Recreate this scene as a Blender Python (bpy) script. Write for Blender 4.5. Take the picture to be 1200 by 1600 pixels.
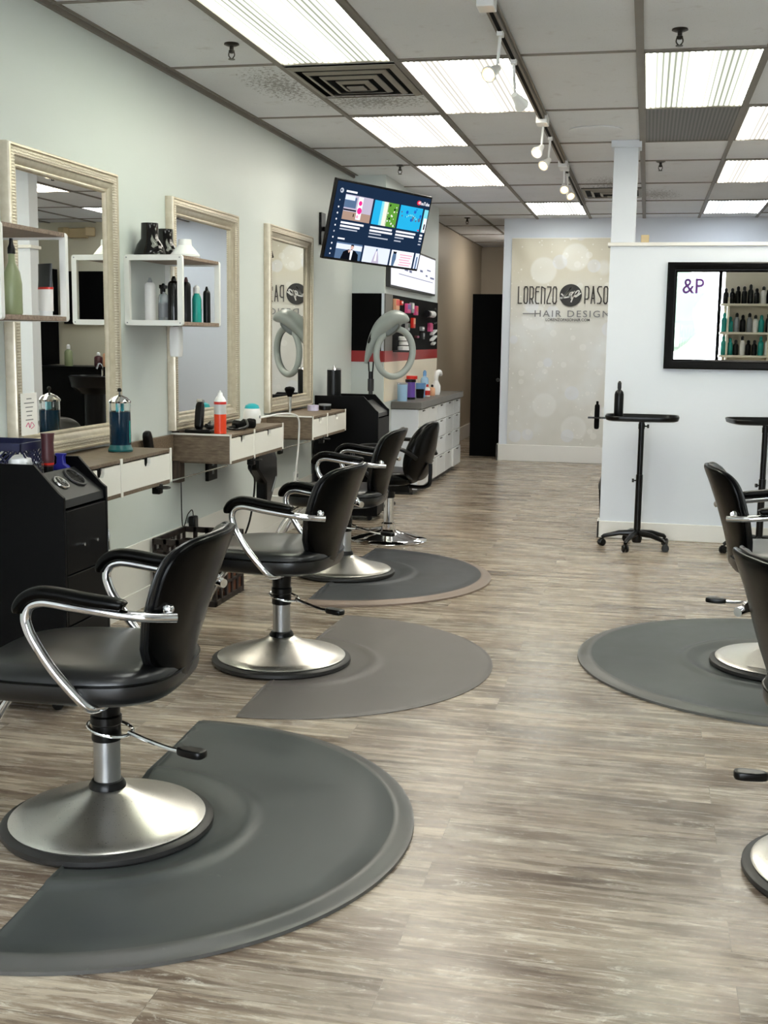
import bpy, bmesh, math, random
from math import sin, cos, pi, radians
from mathutils import Vector, Matrix
random.seed(7)
for o in list(bpy.data.objects): bpy.data.objects.remove(o)
SC = bpy.context.scene
COL = SC.collection

# ------------------------------------------------------------------ camera
F_PX, YAW, PITCH, ROLL = 1855.33, 0.2142, 0.1454, 0.0132
cam_data = bpy.data.cameras.new('camera'); cam = bpy.data.objects.new('camera', cam_data); COL.objects.link(cam)
fw = Vector((-sin(YAW) * cos(PITCH), cos(YAW) * cos(PITCH), -sin(PITCH)))
r0 = Vector((cos(YAW), sin(YAW), 0)); u0 = r0.cross(fw)
rt = cos(ROLL) * r0 + sin(ROLL) * u0; up = -sin(ROLL) * r0 + cos(ROLL) * u0
cam.matrix_world = Matrix(((rt.x, up.x, -fw.x, 0.0744), (rt.y, up.y, -fw.y, 0), (rt.z, up.z, -fw.z, 1.3941), (0, 0, 0, 1)))
cam_data.sensor_fit = 'VERTICAL'; cam_data.sensor_height = 24.0
cam_data.lens = F_PX * 24.0 / 1600.0
cam_data.clip_start = 0.05; cam_data.clip_end = 200
SC.camera = cam

# ------------------------------------------------------------------ world, exposure
SC.view_settings.view_transform = 'Standard'; SC.view_settings.look = 'None'
SC.view_settings.gamma = 1.0; SC.view_settings.use_curve_mapping = False
SC.view_settings.exposure = 1.78
PANEL = 4.8          # brightness of the ceiling lenses
DAY = 4.6            # daylight through the shop window
w = bpy.data.worlds.new('world'); SC.world = w; w.use_nodes = True
bg = w.node_tree.nodes['Background']; bg.inputs[0].default_value = (0.86, 0.93, 1.0, 1); bg.inputs[1].default_value = DAY

CZ = 2.755           # ceiling height
XW = -2.42           # left wall
XR = 2.6             # right wall
COLX = [-2.42, -1.80, -1.197, -0.607, -0.0185, 0.5685, 1.175, 1.785, 2.395]
ROWY = [5.98, 7.395, 8.61, 9.51, 10.833, 12.15, 13.363, 14.58, 15.8, 17.02]
ROWY = [5.98 - 1.2192 * k for k in range(7, 0, -1)] + ROWY      # index 7 is the row at 5.98
R0 = 7

# ------------------------------------------------------------------ materials
def srgb(h):
    h = h.lstrip('#'); v = [int(h[i:i + 2], 16) / 255 for i in (0, 2, 4)]
    return tuple((c / 12.92 if c <= 0.04045 else ((c + 0.055) / 1.055) ** 2.4) for c in v) + (1,)
MATS = {}
class NT:
    def __init__(s, name):
        s.m = bpy.data.materials.new(name); s.m.use_nodes = True; s.t = s.m.node_tree; s.n = s.t.nodes
        s.b = s.n['Principled BSDF']; s.out = s.n['Material Output']; MATS[name] = s.m
    def node(s, typ, **k):
        x = s.n.new(typ)
        for a, v in k.items():
            if a.startswith('i_'):
                key = a[2:].replace('_', ' ')
                x.inputs[key].default_value = v
            else: setattr(x, a, v)
        return x
    def link(s, a, b): s.t.links.new(a, b)
    def coord(s, scale=(1, 1, 1), kind='Object'):
        tc = s.node('ShaderNodeTexCoord'); mp = s.node('ShaderNodeMapping'); mp.inputs['Scale'].default_value = scale
        s.link(tc.outputs[kind], mp.inputs['Vector']); return mp.outputs[0]
    def noise(s, vec, scale, detail=4, rough=0.55):
        x = s.node('ShaderNodeTexNoise'); x.inputs['Scale'].default_value = scale; x.inputs['Detail'].default_value = detail
        x.inputs['Roughness'].default_value = rough; s.link(vec, x.inputs['Vector']); return x.outputs['Fac']
    def ramp(s, fac, stops, interp='LINEAR'):
        x = s.node('ShaderNodeValToRGB'); x.color_ramp.interpolation = interp
        e = x.color_ramp.elements
        while len(e) < len(stops): e.new(0.5)
        for k, (p, c) in enumerate(stops): e[k].position = p; e[k].color = c
        s.link(fac, x.inputs[0]); return x.outputs[0]
    def mix(s, a, b, fac, mode='MIX'):
        x = s.node('ShaderNodeMix', data_type='RGBA', blend_type=mode)
        for sock, v in ((x.inputs[0], fac), (x.inputs[6], a), (x.inputs[7], b)):
            if hasattr(v, 'links'): s.link(v, sock)
            else: sock.default_value = v
        return x.outputs[2]
    def math(s, op, a, b=0.0):
        x = s.node('ShaderNodeMath', operation=op)
        for sock, v in ((x.inputs[0], a), (x.inputs[1], b)):
            if hasattr(v, 'links'): s.link(v, sock)
            else: sock.default_value = v
        return x.outputs[0]
    def bump(s, h, strength=0.2, dist=0.01):
        x = s.node('ShaderNodeBump'); x.inputs['Strength'].default_value = strength; x.inputs['Distance'].default_value = dist
        s.link(h, x.inputs['Height']); s.link(x.outputs[0], s.b.inputs['Normal'])
    def set(s, col=None, rough=None, metal=None, **k):
        if col is not None:
            if hasattr(col, 'links'): s.link(col, s.b.inputs['Base Color'])
            else: s.b.inputs['Base Color'].default_value = col
        if rough is not None:
            if hasattr(rough, 'links'): s.link(rough, s.b.inputs['Roughness'])
            else: s.b.inputs['Roughness'].default_value = rough
        if metal is not None: s.b.inputs['Metallic'].default_value = metal
        for a, v in k.items(): s.b.inputs[a.replace('_', ' ')].default_value = v
def simple(name, hexc, rough=0.5, metal=0.0, var=0.06, bump=0.0, bscale=60, **k):
    n = NT(name); v = n.coord(); f = n.noise(v, 7)
    c = srgb(hexc); d = tuple(x * (1 - var * 2) for x in c[:3]) + (1,)
    n.set(n.mix(c, d, f), rough, metal, **k)
    if bump: n.bump(n.noise(v, bscale, 3), bump, 0.002)
    return n.m

def paint(name, hexc, var=0.03):
    n = NT(name); v = n.coord(); f = n.noise(v, 1.3, 3); g = n.noise(v, 220, 2)
    c = srgb(hexc); d = tuple(x * (1 - var * 2) for x in c[:3]) + (1,)
    n.set(n.mix(c, d, f), 0.45); n.bump(g, 0.06, 0.001); return n.m
paint('wall_paint', '#d6dddb'); paint('wall_white', '#e2e7f0'); paint('wall_tan', '#c2b6a3'); paint('wall_cream', '#d6d0ba'); paint('trim_white', '#eceae6', 0.02)
paint('panel_white', '#e9e7e2', 0.02)

def ceiling_mat():
    n = NT('ceiling_tile'); v = n.coord(); big = n.noise(v, 0.9, 4); fine = n.noise(v, 150, 3, 0.7); mid = n.noise(v, 9, 5)
    base = n.ramp(big, [(0.3, srgb('#e3e5ea')), (0.7, srgb('#eef0f5'))])
    base = n.mix(base, srgb('#cfccce'), n.ramp(mid, [(0.62, (0, 0, 0, 1)), (0.72, (0.5, 0.5, 0.5, 1))]))
    speck = n.ramp(fine, [(0.30, (0.45, 0.45, 0.45, 1)), (0.38, (0, 0, 0, 1))])
    # soot marks round the two air vents
    tc = n.node('ShaderNodeTexCoord'); tot = None
    for (x, y, rx, ry) in ((-1.55, 7.0, 0.42, 0.25), (-1.95, 6.5, 0.2, 0.5), (-0.28, 10.9, 0.3, 0.6), (0.1, 11.7, 0.25, 0.5)):
        mp = n.node('ShaderNodeMapping'); mp.inputs['Location'].default_value = (-x / rx, -y / ry, 0); mp.inputs['Scale'].default_value = (1 / rx, 1 / ry, 0)
        n.link(tc.outputs['Object'], mp.inputs['Vector'])
        l = n.node('ShaderNodeVectorMath', operation='LENGTH'); n.link(mp.outputs[0], l.inputs[0])
        k = n.math('SUBTRACT', 1.0, l.outputs['Value']); k = n.math('MAXIMUM', k, 0.0)
        tot = k if tot is None else n.math('MAXIMUM', tot, k)
    sp = n.noise(v, 45, 4, 0.7); sp = n.math('GREATER_THAN', n.math('ADD', sp, n.math('MULTIPLY', tot, 0.16)), 0.60)
    soot = n.math('MULTIPLY', n.math('MULTIPLY', sp, n.math('GREATER_THAN', tot, 0.02)), 0.6)
    c = n.mix(base, srgb('#5c5753'), soot); c = n.mix(c, srgb('#aaa5a1'), speck)
    n.set(c, 0.9); n.bump(fine, 0.25, 0.002)
ceiling_mat()
simple('grid_bar', '#8c857d', 0.55, 0.1, 0.12)

def floor_mat():
    n = NT('plank_floor'); tc = n.node('ShaderNodeTexCoord')
    mp = n.node('ShaderNodeMapping'); mp.inputs['Location'].default_value = (0.43, 0.05, 0); n.link(tc.outputs['Object'], mp.inputs['Vector'])
    br = n.node('ShaderNodeTexBrick'); n.link(mp.outputs[0], br.inputs['Vector'])
    br.offset = 0.38; br.inputs['Scale'].default_value = 1.0; br.inputs['Brick Width'].default_value = 1.22; br.inputs['Row Height'].default_value = 0.152
    br.inputs['Mortar Size'].default_value = 0.0011; br.inputs['Mortar Smooth'].default_value = 0.2; br.inputs['Bias'].default_value = 0.0
    br.inputs['Color1'].default_value = (0, 0, 0, 1); br.inputs['Color2'].default_value = (1, 1, 1, 1); br.inputs['Mortar'].default_value = (0.5, 0.5, 0.5, 1)
    # shift the grain by plank
    sep = n.node('ShaderNodeVectorMath', operation='MULTIPLY_ADD'); n.link(br.outputs['Color'], sep.inputs[0])
    sep.inputs[1].default_value = (7, 13, 3); n.link(mp.outputs[0], sep.inputs[2])
    def st(scale, sc, det=6, ro=0.6, dist=0.0):
        m = n.node('ShaderNodeMapping'); m.inputs['Scale'].default_value = scale; n.link(sep.outputs[0], m.inputs['Vector'])
        x = n.node('ShaderNodeTexNoise'); x.inputs['Scale'].default_value = sc; x.inputs['Detail'].default_value = det
        x.inputs['Roughness'].default_value = ro; x.inputs['Distortion'].default_value = dist
        n.link(m.outputs[0], x.inputs['Vector']); return x.outputs['Fac']
    broad = st((0.7, 3.6, 1), 1.7, 7, 0.66, 0.9)
    grain = st((0.9, 12, 1), 2.4, 7, 0.66, 0.6)
    fine = st((3, 60, 1), 3.0, 5, 0.7, 0.2)
    scr = st((1.7, 8.5, 1), 3.2, 10, 0.82, 1.8)
    plank = br.outputs['Color']
    c = n.ramp(broad, [(0.36, srgb('#58483e')), (0.43, srgb('#7a695d')), (0.50, srgb('#9c8e80')), (0.57, srgb('#bdb2a2')), (0.66, srgb('#8f8478'))])
    g = n.ramp(grain, [(0.38, srgb('#544539')), (0.48, srgb('#8c7e71')), (0.58, srgb('#d3c9b9'))])
    c = n.mix(c, g, 0.45)
    c = n.mix(c, n.ramp(fine, [(0.40, srgb('#65574b')), (0.60, srgb('#c6bbab'))]), 0.14)
    pl = n.ramp(plank, [(0.0, (0.72, 0.67, 0.63, 1)), (0.35, (0.98, 0.93, 0.87, 1)), (0.7, (0.82, 0.81, 0.79, 1)), (1.0, (1.12, 1.08, 1.02, 1))])
    c = n.mix(c, pl, 1.0, 'MULTIPLY')
    c = n.mix(c, srgb('#e6dfd1'), n.ramp(scr, [(0.54, (0, 0, 0, 1)), (0.62, (0.62, 0.62, 0.62, 1))]))
    c = n.mix(c, srgb('#55473c'), n.ramp(scr, [(0.37, (0.6, 0.6, 0.6, 1)), (0.46, (0, 0, 0, 1))]))
    c = n.mix(c, srgb('#5d5147'), n.math('MULTIPLY', br.outputs['Fac'], 0.55))
    n.set(c, n.ramp(grain, [(0.3, (0.20, 0.20, 0.20, 1)), (0.7, (0.33, 0.33, 0.33, 1))]))
    n.bump(n.math('ADD', grain, n.math('MULTIPLY', br.outputs['Fac'], -1.5)), 0.14, 0.002)
floor_mat()

def light_mat(name, warm, lo, hi, freq=90.0):
    n = NT(name); tc = n.node('ShaderNodeTexCoord'); sp = n.node('ShaderNodeSeparateXYZ'); n.link(tc.outputs['Object'], sp.inputs[0])
    rib = n.math('SINE', n.math('MULTIPLY', sp.outputs[0], 2 * pi * 34))
    rib = n.math('MULTIPLY', n.math('ADD', rib, 1.0), 0.5)
    tube = n.math('COSINE', n.math('MULTIPLY', sp.outputs[0], 2 * pi / 0.28)); tube = n.math('MULTIPLY', n.math('ADD', tube, 1.0), 0.5)
    tube = n.math('POWER', tube, 1.6); rib = n.math('POWER', rib, 1.6)
    k = n.math('MULTIPLY', n.math('ADD', n.math('MULTIPLY', rib, 0.97), 0.03), n.math('ADD', n.math('MULTIPLY', tube, 0.90), 0.10))
    st = n.math('ADD', n.math('MULTIPLY', k, hi - lo), lo)
    e = n.node('ShaderNodeEmission'); e.inputs[0].default_value = warm; n.link(st, e.inputs[1])
    n.link(e.outputs[0], n.out.inputs[0]); return n.m
light_mat('lens_cool', (0.97, 1.0, 0.93, 1), 0.14, PANEL * 2.6)
light_mat('lens_green', (0.94, 1.0, 0.80, 1), 0.09, PANEL * 2.2)
light_mat('lens_warm', (1.0, 0.95, 0.82, 1), 0.16, PANEL * 2.6)
light_mat('lens_daylight', (0.86, 0.94, 1.0, 1), 0.2, PANEL * 2.6)
n = NT('lens_dark'); v = n.coord(); wv = n.node('ShaderNodeTexWave', wave_type='BANDS', bands_direction='X'); wv.inputs['Scale'].default_value = 14; n.link(v, wv.inputs['Vector'])
n.set(n.ramp(wv.outputs['Fac'], [(0, srgb('#4a4744')), (1, srgb('#79746f'))]), 0.5)
simple('black_leather', '#030303', 0.25, 0, 0.1, 0.06, 260, Specular_IOR_Level=0.13)
simple('seat_leather', '#0d0e10', 0.30, 0, 0.1, 0.08, 260, Specular_IOR_Level=0.6)
simple('black_plastic', '#050506', 0.28, 0, 0.05, Specular_IOR_Level=0.3)
simple('black_laminate', '#030304', 0.4, 0, 0.05, 0.02, Specular_IOR_Level=0.12)
simple('black_matte', '#040405', 0.7, 0, 0.05, Specular_IOR_Level=0.08)
simple('dark_grey_laminate', '#2a2b2c', 0.4, 0, 0.1)
simple('chrome', '#e6e6e8', 0.07, 1.0, 0.02)
simple('rail_metal', '#d5d5d2', 0.25, 1.0, 0.03)
n = NT('brushed_steel'); v = n.coord(); g = n.noise(n.coord((90, 90, 6)), 3, 3)
n.set(srgb('#ebe8e2'), n.ramp(g, [(0.3, (0.27, 0.27, 0.27, 1)), (0.7, (0.36, 0.36, 0.36, 1))]), 1.0)
n = NT('satin_tube'); n.set(srgb('#b9babb'), 0.3, 1.0)
n = NT('mirror_glass'); n.set((0.90, 0.90, 0.86, 1), 0.0, 1.0)
def wood(name, a, b, c3, scale=(3, 30, 30), rough=0.5):
    n = NT(name); v = n.coord(scale); f = n.noise(v, 2.5, 7, 0.65)
    n.set(n.ramp(f, [(0.25, srgb(a)), (0.5, srgb(b)), (0.75, srgb(c3))]), rough); n.bump(f, 0.15, 0.002)
wood('weathered_wood', '#46382b', '#6f5f4e', '#8d7c69', (6, 40, 40))
wood('shelf_wood', '#5f4a3d', '#8a7464', '#a89585', (6, 40, 40))
wood('dark_wood', '#2b211c', '#43362e', '#58493e', (30, 30, 4))
simple('white_lacquer', '#f7f4ed', 0.3, 0, 0.02); simple('gloss_white', '#eef0f0', 0.08, 0, 0.01)
simple('white_metal', '#f1f1ee', 0.35, 0, 0.02); simple('white_plastic', '#f2f2f2', 0.3, 0, 0.02)
n = NT('champagne_frame'); v = n.coord(); f = n.noise(v, 30, 3)
n.set(n.mix(srgb('#d8cfbd'), srgb('#b5a992'), f), 0.33, 0.55)
n = NT('ribbed_frame'); v = n.coord((1, 1, 1)); wv = n.node('ShaderNodeTexWave', wave_type='BANDS', bands_direction='Z'); wv.inputs['Scale'].default_value = 26
wv.inputs['Distortion'].default_value = 2.5; wv.inputs['Detail Scale'].default_value = 3; n.link(v, wv.inputs['Vector'])
n.set(n.ramp(wv.outputs['Fac'], [(0, srgb('#b0a48f')), (1, srgb('#d9d1c1'))]), 0.38, 0.4); n.bump(wv.outputs['Fac'], 0.3, 0.004)
def rubber(name, a, b, rough=0.5):
    n = NT(name); v = n.coord(); f = n.noise(v, 3.2, 6, 0.6); g = n.noise(v, 30, 5, 0.7)
    c = n.ramp(f, [(0.3, srgb(a)), (0.7, srgb(b))]); c = n.mix(c, srgb('#8b8a84'), n.ramp(g, [(0.66, (0, 0, 0, 1)), (0.8, (0.22, 0.22, 0.22, 1))]))
    n.set(c, n.ramp(f, [(0.3, (rough - .07,) * 3 + (1,)), (0.7, (rough + .07,) * 3 + (1,))])); n.bump(n.noise(v, 300, 2), 0.05, 0.001)
rubber('mat_rubber', '#3c4040', '#4c504f', 0.42); rubber('mat_brown', '#625c59', '#6d6764', 0.5); rubber('mat_dark', '#35373a', '#43454a', 0.45)
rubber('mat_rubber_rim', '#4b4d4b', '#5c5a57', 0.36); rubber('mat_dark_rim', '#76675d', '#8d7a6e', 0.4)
simple('rubber_ring', '#2b2a29', 0.4, 0, 0.1)
simple('dryer_grey', '#a3aba8', 0.28, 0, 0.03); simple('dryer_dark', '#5e6664', 0.35, 0, 0.05)
simple('counter_grey', '#6f6d69', 0.4, 0, 0.15)
simple('red_strip', '#a2191c', 0.35, 0, 0.04); simple('cream_panel', '#efe3cd', 0.4, 0, 0.02)
for nm, hx, ro in (('teal', '#139a91', .3), ('deep_teal', '#0c5a5e', .3), ('olive_green', '#8d9670', .3), ('orange_red', '#e8431c', .3), ('bright_red', '#d32a1e', .35),
                   ('purple', '#6a4aa8', .3), ('navy', '#161a3e', .4), ('royal_blue', '#2a2b96', .4), ('pink', '#dd4f8e', .4), ('pale_blue', '#9fc4e4', .25),
                   ('mid_blue', '#6b9bd0', .25), ('peach', '#e9b08a', .4), ('label_grey', '#8f9398', .4), ('turquoise', '#14b5c4', .3), ('maroon', '#4a2328', .35),
                   ('cream', '#ede4d0', .4), ('beige_box', '#c9b48c', .5), ('paper_white', '#f6f3ef', .6), ('gold', '#c59a2c', .4), ('ink_grey', '#7f7f80', .6),
                   ('ink_dark', '#4a4642', .6), ('ink_black', '#2e2c2b', .6), ('crate_brown', '#1f1512', .45), ('brown_edge', '#6b3d24', .5), ('skin_tone', '#d9b39a', .5),
                   ('silver_paint', '#c9c9c9', .3), ('lilac', '#c9c3dc', .3), ('foliage_green', '#58675c', .8), ('pavement', '#b5b2ab', .9), ('script_purple', '#9a50c8', .5), ('knob_black', '#060606', .25), ('brown_skin_card', '#caa27e', .5)):
    simple(nm, hx, ro, 0, 0.03)
def glass(name, col, rough=0.0, trans=1.0):
    n = NT(name); n.set(col, rough, 0); n.b.inputs['Transmission Weight'].default_value = trans; n.b.inputs['IOR'].default_value = 1.4
glass('clear_glass', (0.95, 0.97, 0.97, 1)); glass('blue_liquid', (0.002, 0.018, 0.04, 1), 0.05, 0.0); glass('teal_glass', (0.03, 0.45, 0.47, 1), 0.02, 0.7)
glass('clear_plastic', (0.85, 0.9, 0.95, 1), 0.1, 0.7)
n = NT('window_glass'); tr = n.node('ShaderNodeBsdfTransparent'); gl = n.node('ShaderNodeBsdfGlossy'); gl.inputs['Roughness'].default_value = 0.0
fr = n.node('ShaderNodeFresnel'); fr.inputs[0].default_value = 1.45; mx = n.node('ShaderNodeMixShader'); n.link(fr.outputs[0], mx.inputs[0]); n.link(tr.outputs[0], mx.inputs[1]); n.link(gl.outputs[0], mx.inputs[2]); n.link(mx.outputs[0], n.out.inputs[0])
def emit(name, hexc, s):
    n = NT(name); e = n.node('ShaderNodeEmission'); v = n.coord(); f = n.noise(v, 9, 3)
    c = srgb(hexc); n.link(n.mix(c, tuple(x * .9 for x in c[:3]) + (1,), f), e.inputs[0]); e.inputs[1].default_value = s; n.link(e.outputs[0], n.out.inputs[0])
S = 0.37
for nm, hx in (('scr_navy', '#1b2c44'), ('scr_white', '#f4f6ff'), ('scr_grey', '#b9bfcc'), ('scr_skyblue', '#27aee0'), ('scr_blue', '#1a5fc0'), ('scr_green', '#5f9a3a'),
               ('scr_sand', '#efeadb'), ('scr_pink', '#e8308f'), ('scr_lilac', '#bcb4c8'), ('scr_tan', '#a98d7e'), ('scr_black', '#0d1018'), ('scr_red', '#e03048'),
               ('scr_pale', '#dfe6fb'), ('scr_rose', '#e9a9bd'), ('scr_slate', '#57708f'), ('scr_aqua', '#7fd8e6'), ('scr_skin', '#d8b2a5')): emit(nm, hx, S)
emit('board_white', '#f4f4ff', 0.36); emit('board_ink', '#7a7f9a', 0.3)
emit('spot_bulb', '#ffc67a', 4.0); emit('hall_fill', '#fff3e0', 7.0)
simple('gloss_black', '#040405', 0.1, 0, 0.03, Specular_IOR_Level=0.45); simple('frame_black', '#040303', 0.25, 0, 0.03, Specular_IOR_Level=0.15)

def banner_mat():
    n = NT('banner_print'); tc = n.node('ShaderNodeTexCoord')
    base = n.noise(n.coord((1, 1, 1)), 1.6, 3, 0.5)
    c = n.ramp(base, [(0.3, srgb('#d2d0c8')), (0.5, srgb('#dedcd6')), (0.7, srgb('#e8eaea'))])
    sp = n.node('ShaderNodeSeparateXYZ'); n.link(tc.outputs['Object'], sp.inputs[0])
    top = n.math('MULTIPLY', n.math('SUBTRACT', sp.outputs[2], 1.4), 1.0)
    c = n.mix(c, srgb('#d6cbb0'), n.ramp(top, [(0.15, (0, 0, 0, 1)), (0.8, (0.7, 0.7, 0.7, 1))]))
    for sc, off, th, am, hx in ((2.2, 0, 0.36, 0.45, '#f1f1ef'), (3.4, 4.3, 0.30, 0.40, '#e4e8f4'), (6.5, 9.1, 0.26, 0.38, '#f4f2ee'), (16, 2.2, 0.16, 0.5, '#fbfaf6')):
        mp = n.node('ShaderNodeMapping'); mp.inputs['Location'].default_value = (off, 0, off * 1.7); mp.inputs['Scale'].default_value = (1, 0, 1); n.link(tc.outputs['Object'], mp.inputs['Vector'])
        vo = n.node('ShaderNodeTexVoronoi', feature='F1'); vo.inputs['Scale'].default_value = sc; n.link(mp.outputs[0], vo.inputs['Vector'])
        d = n.ramp(vo.outputs['Distance'], [(0.0, (am * .7,) * 3 + (1,)), (th * 0.86, (am,) * 3 + (1,)), (th, (0, 0, 0, 1))])
        pick = n.math('GREATER_THAN', n.noise(vo.outputs['Color'], 3.0, 0), 0.47)
        c = n.mix(c, srgb(hx), n.math('MULTIPLY', d, pick))
    n.set(c, 0.38); n.bump(n.noise(n.coord((1, 1, 1)), 2.5, 2), 0.1, 0.03)
banner_mat()

# ------------------------------------------------------------------ mesh builder
class MB:
    def __init__(s): s.v = []; s.f = []; s.mi = []; s.cur = 0; s.M = None
    def mat(s, i): s.cur = i; return s
    def add(s, vs, fs):
        b = len(s.v)
        for p in vs:
            p = Vector(p)
            if s.M: p = s.M @ p
            s.v.append(p)
        for f in fs: s.f.append([b + i for i in f]); s.mi.append(s.cur)
        return s
    def box(s, x0, x1, y0, y1, z0, z1):
        x0, x1 = min(x0, x1), max(x0, x1); y0, y1 = min(y0, y1), max(y0, y1); z0, z1 = min(z0, z1), max(z0, z1)
        v = [(x0, y0, z0), (x1, y0, z0), (x1, y1, z0), (x0, y1, z0), (x0, y0, z1), (x1, y0, z1), (x1, y1, z1), (x0, y1, z1)]
        return s.add(v, [(0, 3, 2, 1), (4, 5, 6, 7), (0, 1, 5, 4), (1, 2, 6, 5), (2, 3, 7, 6), (3, 0, 4, 7)])
    def quad(s, a, b, c, d): return s.add([a, b, c, d], [(0, 1, 2, 3)])
    def prism(s, pts, axis, a, b):          # polygon extruded along an axis; pts are the other two coordinates
        def P(p, t): return {'x': (t, p[0], p[1]), 'y': (p[0], t, p[1]), 'z': (p[0], p[1], t)}[axis]
        n = len(pts); v = [P(p, a) for p in pts] + [P(p, b) for p in pts]
        f = [tuple(range(n))[::-1], tuple(range(n, 2 * n))] + [(i, (i + 1) % n, n + (i + 1) % n, n + i) for i in range(n)]
        return s.add(v, f)
    def rings(s, R, cap=True, closed=False):
        n = len(R[0]); v = [p for r in R for p in r]; f = []
        m = len(R)
        for k in range(m if closed else m - 1):
            a, b = k * n, ((k + 1) % m) * n
            for i in range(n): f.append((a + i, a + (i + 1) % n, b + (i + 1) % n, b + i))
        if cap and not closed: f.append(tuple(range(n))[::-1]); f.append(tuple(range((m - 1) * n, m * n)))
        return s.add(v, f)
    def lathe(s, prof, c=(0, 0, 0), n=32, axis='z'):
        R = []
        for r, h in prof:
            ring = []
            for i in range(n):
                a = 2 * pi * i / n; r_ = max(r, 1e-4)
                if axis == 'z': ring.append((c[0] + r_ * cos(a), c[1] + r_ * sin(a), c[2] + h))
                elif axis == 'y': ring.append((c[0] + r_ * sin(a), c[1] + h, c[2] + r_ * cos(a)))
                else: ring.append((c[0] + h, c[1] + r_ * cos(a), c[2] + r_ * sin(a)))
            R.append(ring)
        return s.rings(R)
    def tube(s, path, r, n=12, closed=False):
        P = [Vector(p) for p in path]; m = len(P)
        rr = r if isinstance(r, (list, tuple)) else [r] * m
        T = []
        for i in range(m):
            if closed: t = P[(i + 1) % m] - P[i - 1]
            else: t = P[min(i + 1, m - 1)] - P[max(i - 1, 0)]
            T.append(t.normalized())
        u = T[0].orthogonal().normalized(); R = []
        for i in range(m):
            u = (u - T[i] * u.dot(T[i])).normalized(); w_ = T[i].cross(u)
            R.append([P[i] + rr[i] * (cos(2 * pi * k / n) * u + sin(2 * pi * k / n) * w_) for k in range(n)])
        return s.rings(R, True, closed)
    def cyl(s, a, b, r, n=20): return s.tube([a, b], r, n)
    def pillow(s, fn, n=48, p=3.5, rs=None):
        rs = rs or [(0.25, 1), (0.5, 1), (0.72, 1), (.87, .98), (.95, .85), (.985, .6), (1, .25), (1, -.25), (.985, -.6), (.95, -.85), (.87, -.98), (.72, -1), (0.5, -1), (0.25, -1)]
        R = []
        for r, t in rs:
            ring = []
            for i in range(n):
                a = 2 * pi * i / n; ca, sa = cos(a), sin(a)
                u = math.copysign(abs(ca) ** (2 / p), ca) * r; v = math.copysign(abs(sa) ** (2 / p), sa) * r
                ring.append(fn(u, v, t))
            R.append(ring)
        return s.rings(R)
    def build(s, name, mats, parent=None, smooth=True, bevel=0, world=False, angle=35):
        if isinstance(mats, str): mats = [mats]
        me = bpy.data.meshes.new(name)
        vs = s.v
        if world and parent is not None: vs = [p - parent.location for p in vs]
        me.from_pydata([tuple(p) for p in vs], [], s.f)
        for m in mats: me.materials.append(MATS[m])
        for p, i in zip(me.polygons, s.mi): p.material_index = i
        bm = bmesh.new(); bm.from_mesh(me); bmesh.ops.recalc_face_normals(bm, faces=bm.faces); bm.to_mesh(me); bm.free()
        if smooth:
            me.shade_smooth(); me.set_sharp_from_angle(angle=radians(angle))
        o = bpy.data.objects.new(name, me); COL.objects.link(o)
        if parent is not None: o.parent = parent
        if bevel:
            b = o.modifiers.new('bevel', 'BEVEL'); b.width = bevel; b.segments = 2; b.limit_method = 'ANGLE'; b.angle_limit = radians(40)
        return o
def spline(pts, seg=6, closed=False):
    P = [Vector(p) for p in pts]; out = []; n = len(P)
    for i in range(n if closed else n - 1):
        if closed: p0, p1, p2, p3 = P[i - 1], P[i], P[(i + 1) % n], P[(i + 2) % n]
        else: p0, p1, p2, p3 = P[max(i - 1, 0)], P[i], P[i + 1], P[min(i + 2, n - 1)]
        for k in range(seg):
            t = k / seg
            out.append(0.5 * ((2 * p1) + (-p0 + p2) * t + (2 * p0 - 5 * p1 + 4 * p2 - p3) * t * t + (-p0 + 3 * p1 - 3 * p2 + p3) * t ** 3))
    if not closed: out.append(P[-1])
    return out
def thing(name, label, cat, loc=(0, 0, 0), rz=0, group=None):
    o = bpy.data.objects.new(name, None); COL.objects.link(o); o.location = loc; o.rotation_euler = (0, 0, rz)
    o.empty_display_size = 0.05; o['label'] = label; o['category'] = cat
    if group: o['group'] = group
    return o
def tag(o, label, cat, group=None):
    o['label'] = label; o['category'] = cat
    if group: o['group'] = group
    return o
def struct(o): o['kind'] = 'structure'; return o
def dup(root, loc, rz, label, group=None):
    def cp(o, parent):
        c = o.copy(); COL.objects.link(c); c.parent = parent
        for ch in list(o.children): cp(ch, c)
        return c
    r = cp(root, None); r.location = loc; r.rotation_euler = (0, 0, rz); r['label'] = label
    if group: r['group'] = group
    return r
def text(body, size, M, mat, name, parent=None, xs=1.0, sp=1.0, extrude=0.0008, bold=0.0, align='CENTER'):
    cu = bpy.data.curves.new('lettering', 'FONT'); cu.body = body; cu.size = size; cu.align_x = align; cu.align_y = 'CENTER'; cu.extrude = extrude
    cu.offset = bold; cu.space_character = sp; cu.resolution_u = 3
    o = bpy.data.objects.new('tmp', cu); COL.objects.link(o); dg = bpy.context.evaluated_depsgraph_get()
    me = bpy.data.meshes.new_from_object(o.evaluated_get(dg)); bpy.data.objects.remove(o)
    me.transform(Matrix.Diagonal((xs, 1, 1, 1))); me.transform(M)
    if parent is not None: me.transform(Matrix.Translation(-parent.location))
    me.materials.clear(); me.materials.append(MATS[mat]); me.name = name
    r = bpy.data.objects.new(name, me); COL.objects.link(r)
    if parent is not None: r.parent = parent
    return r
FACE_CAM = Matrix.Rotation(pi / 2, 4, 'X')      # lettering on a surface that faces -Y

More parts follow.
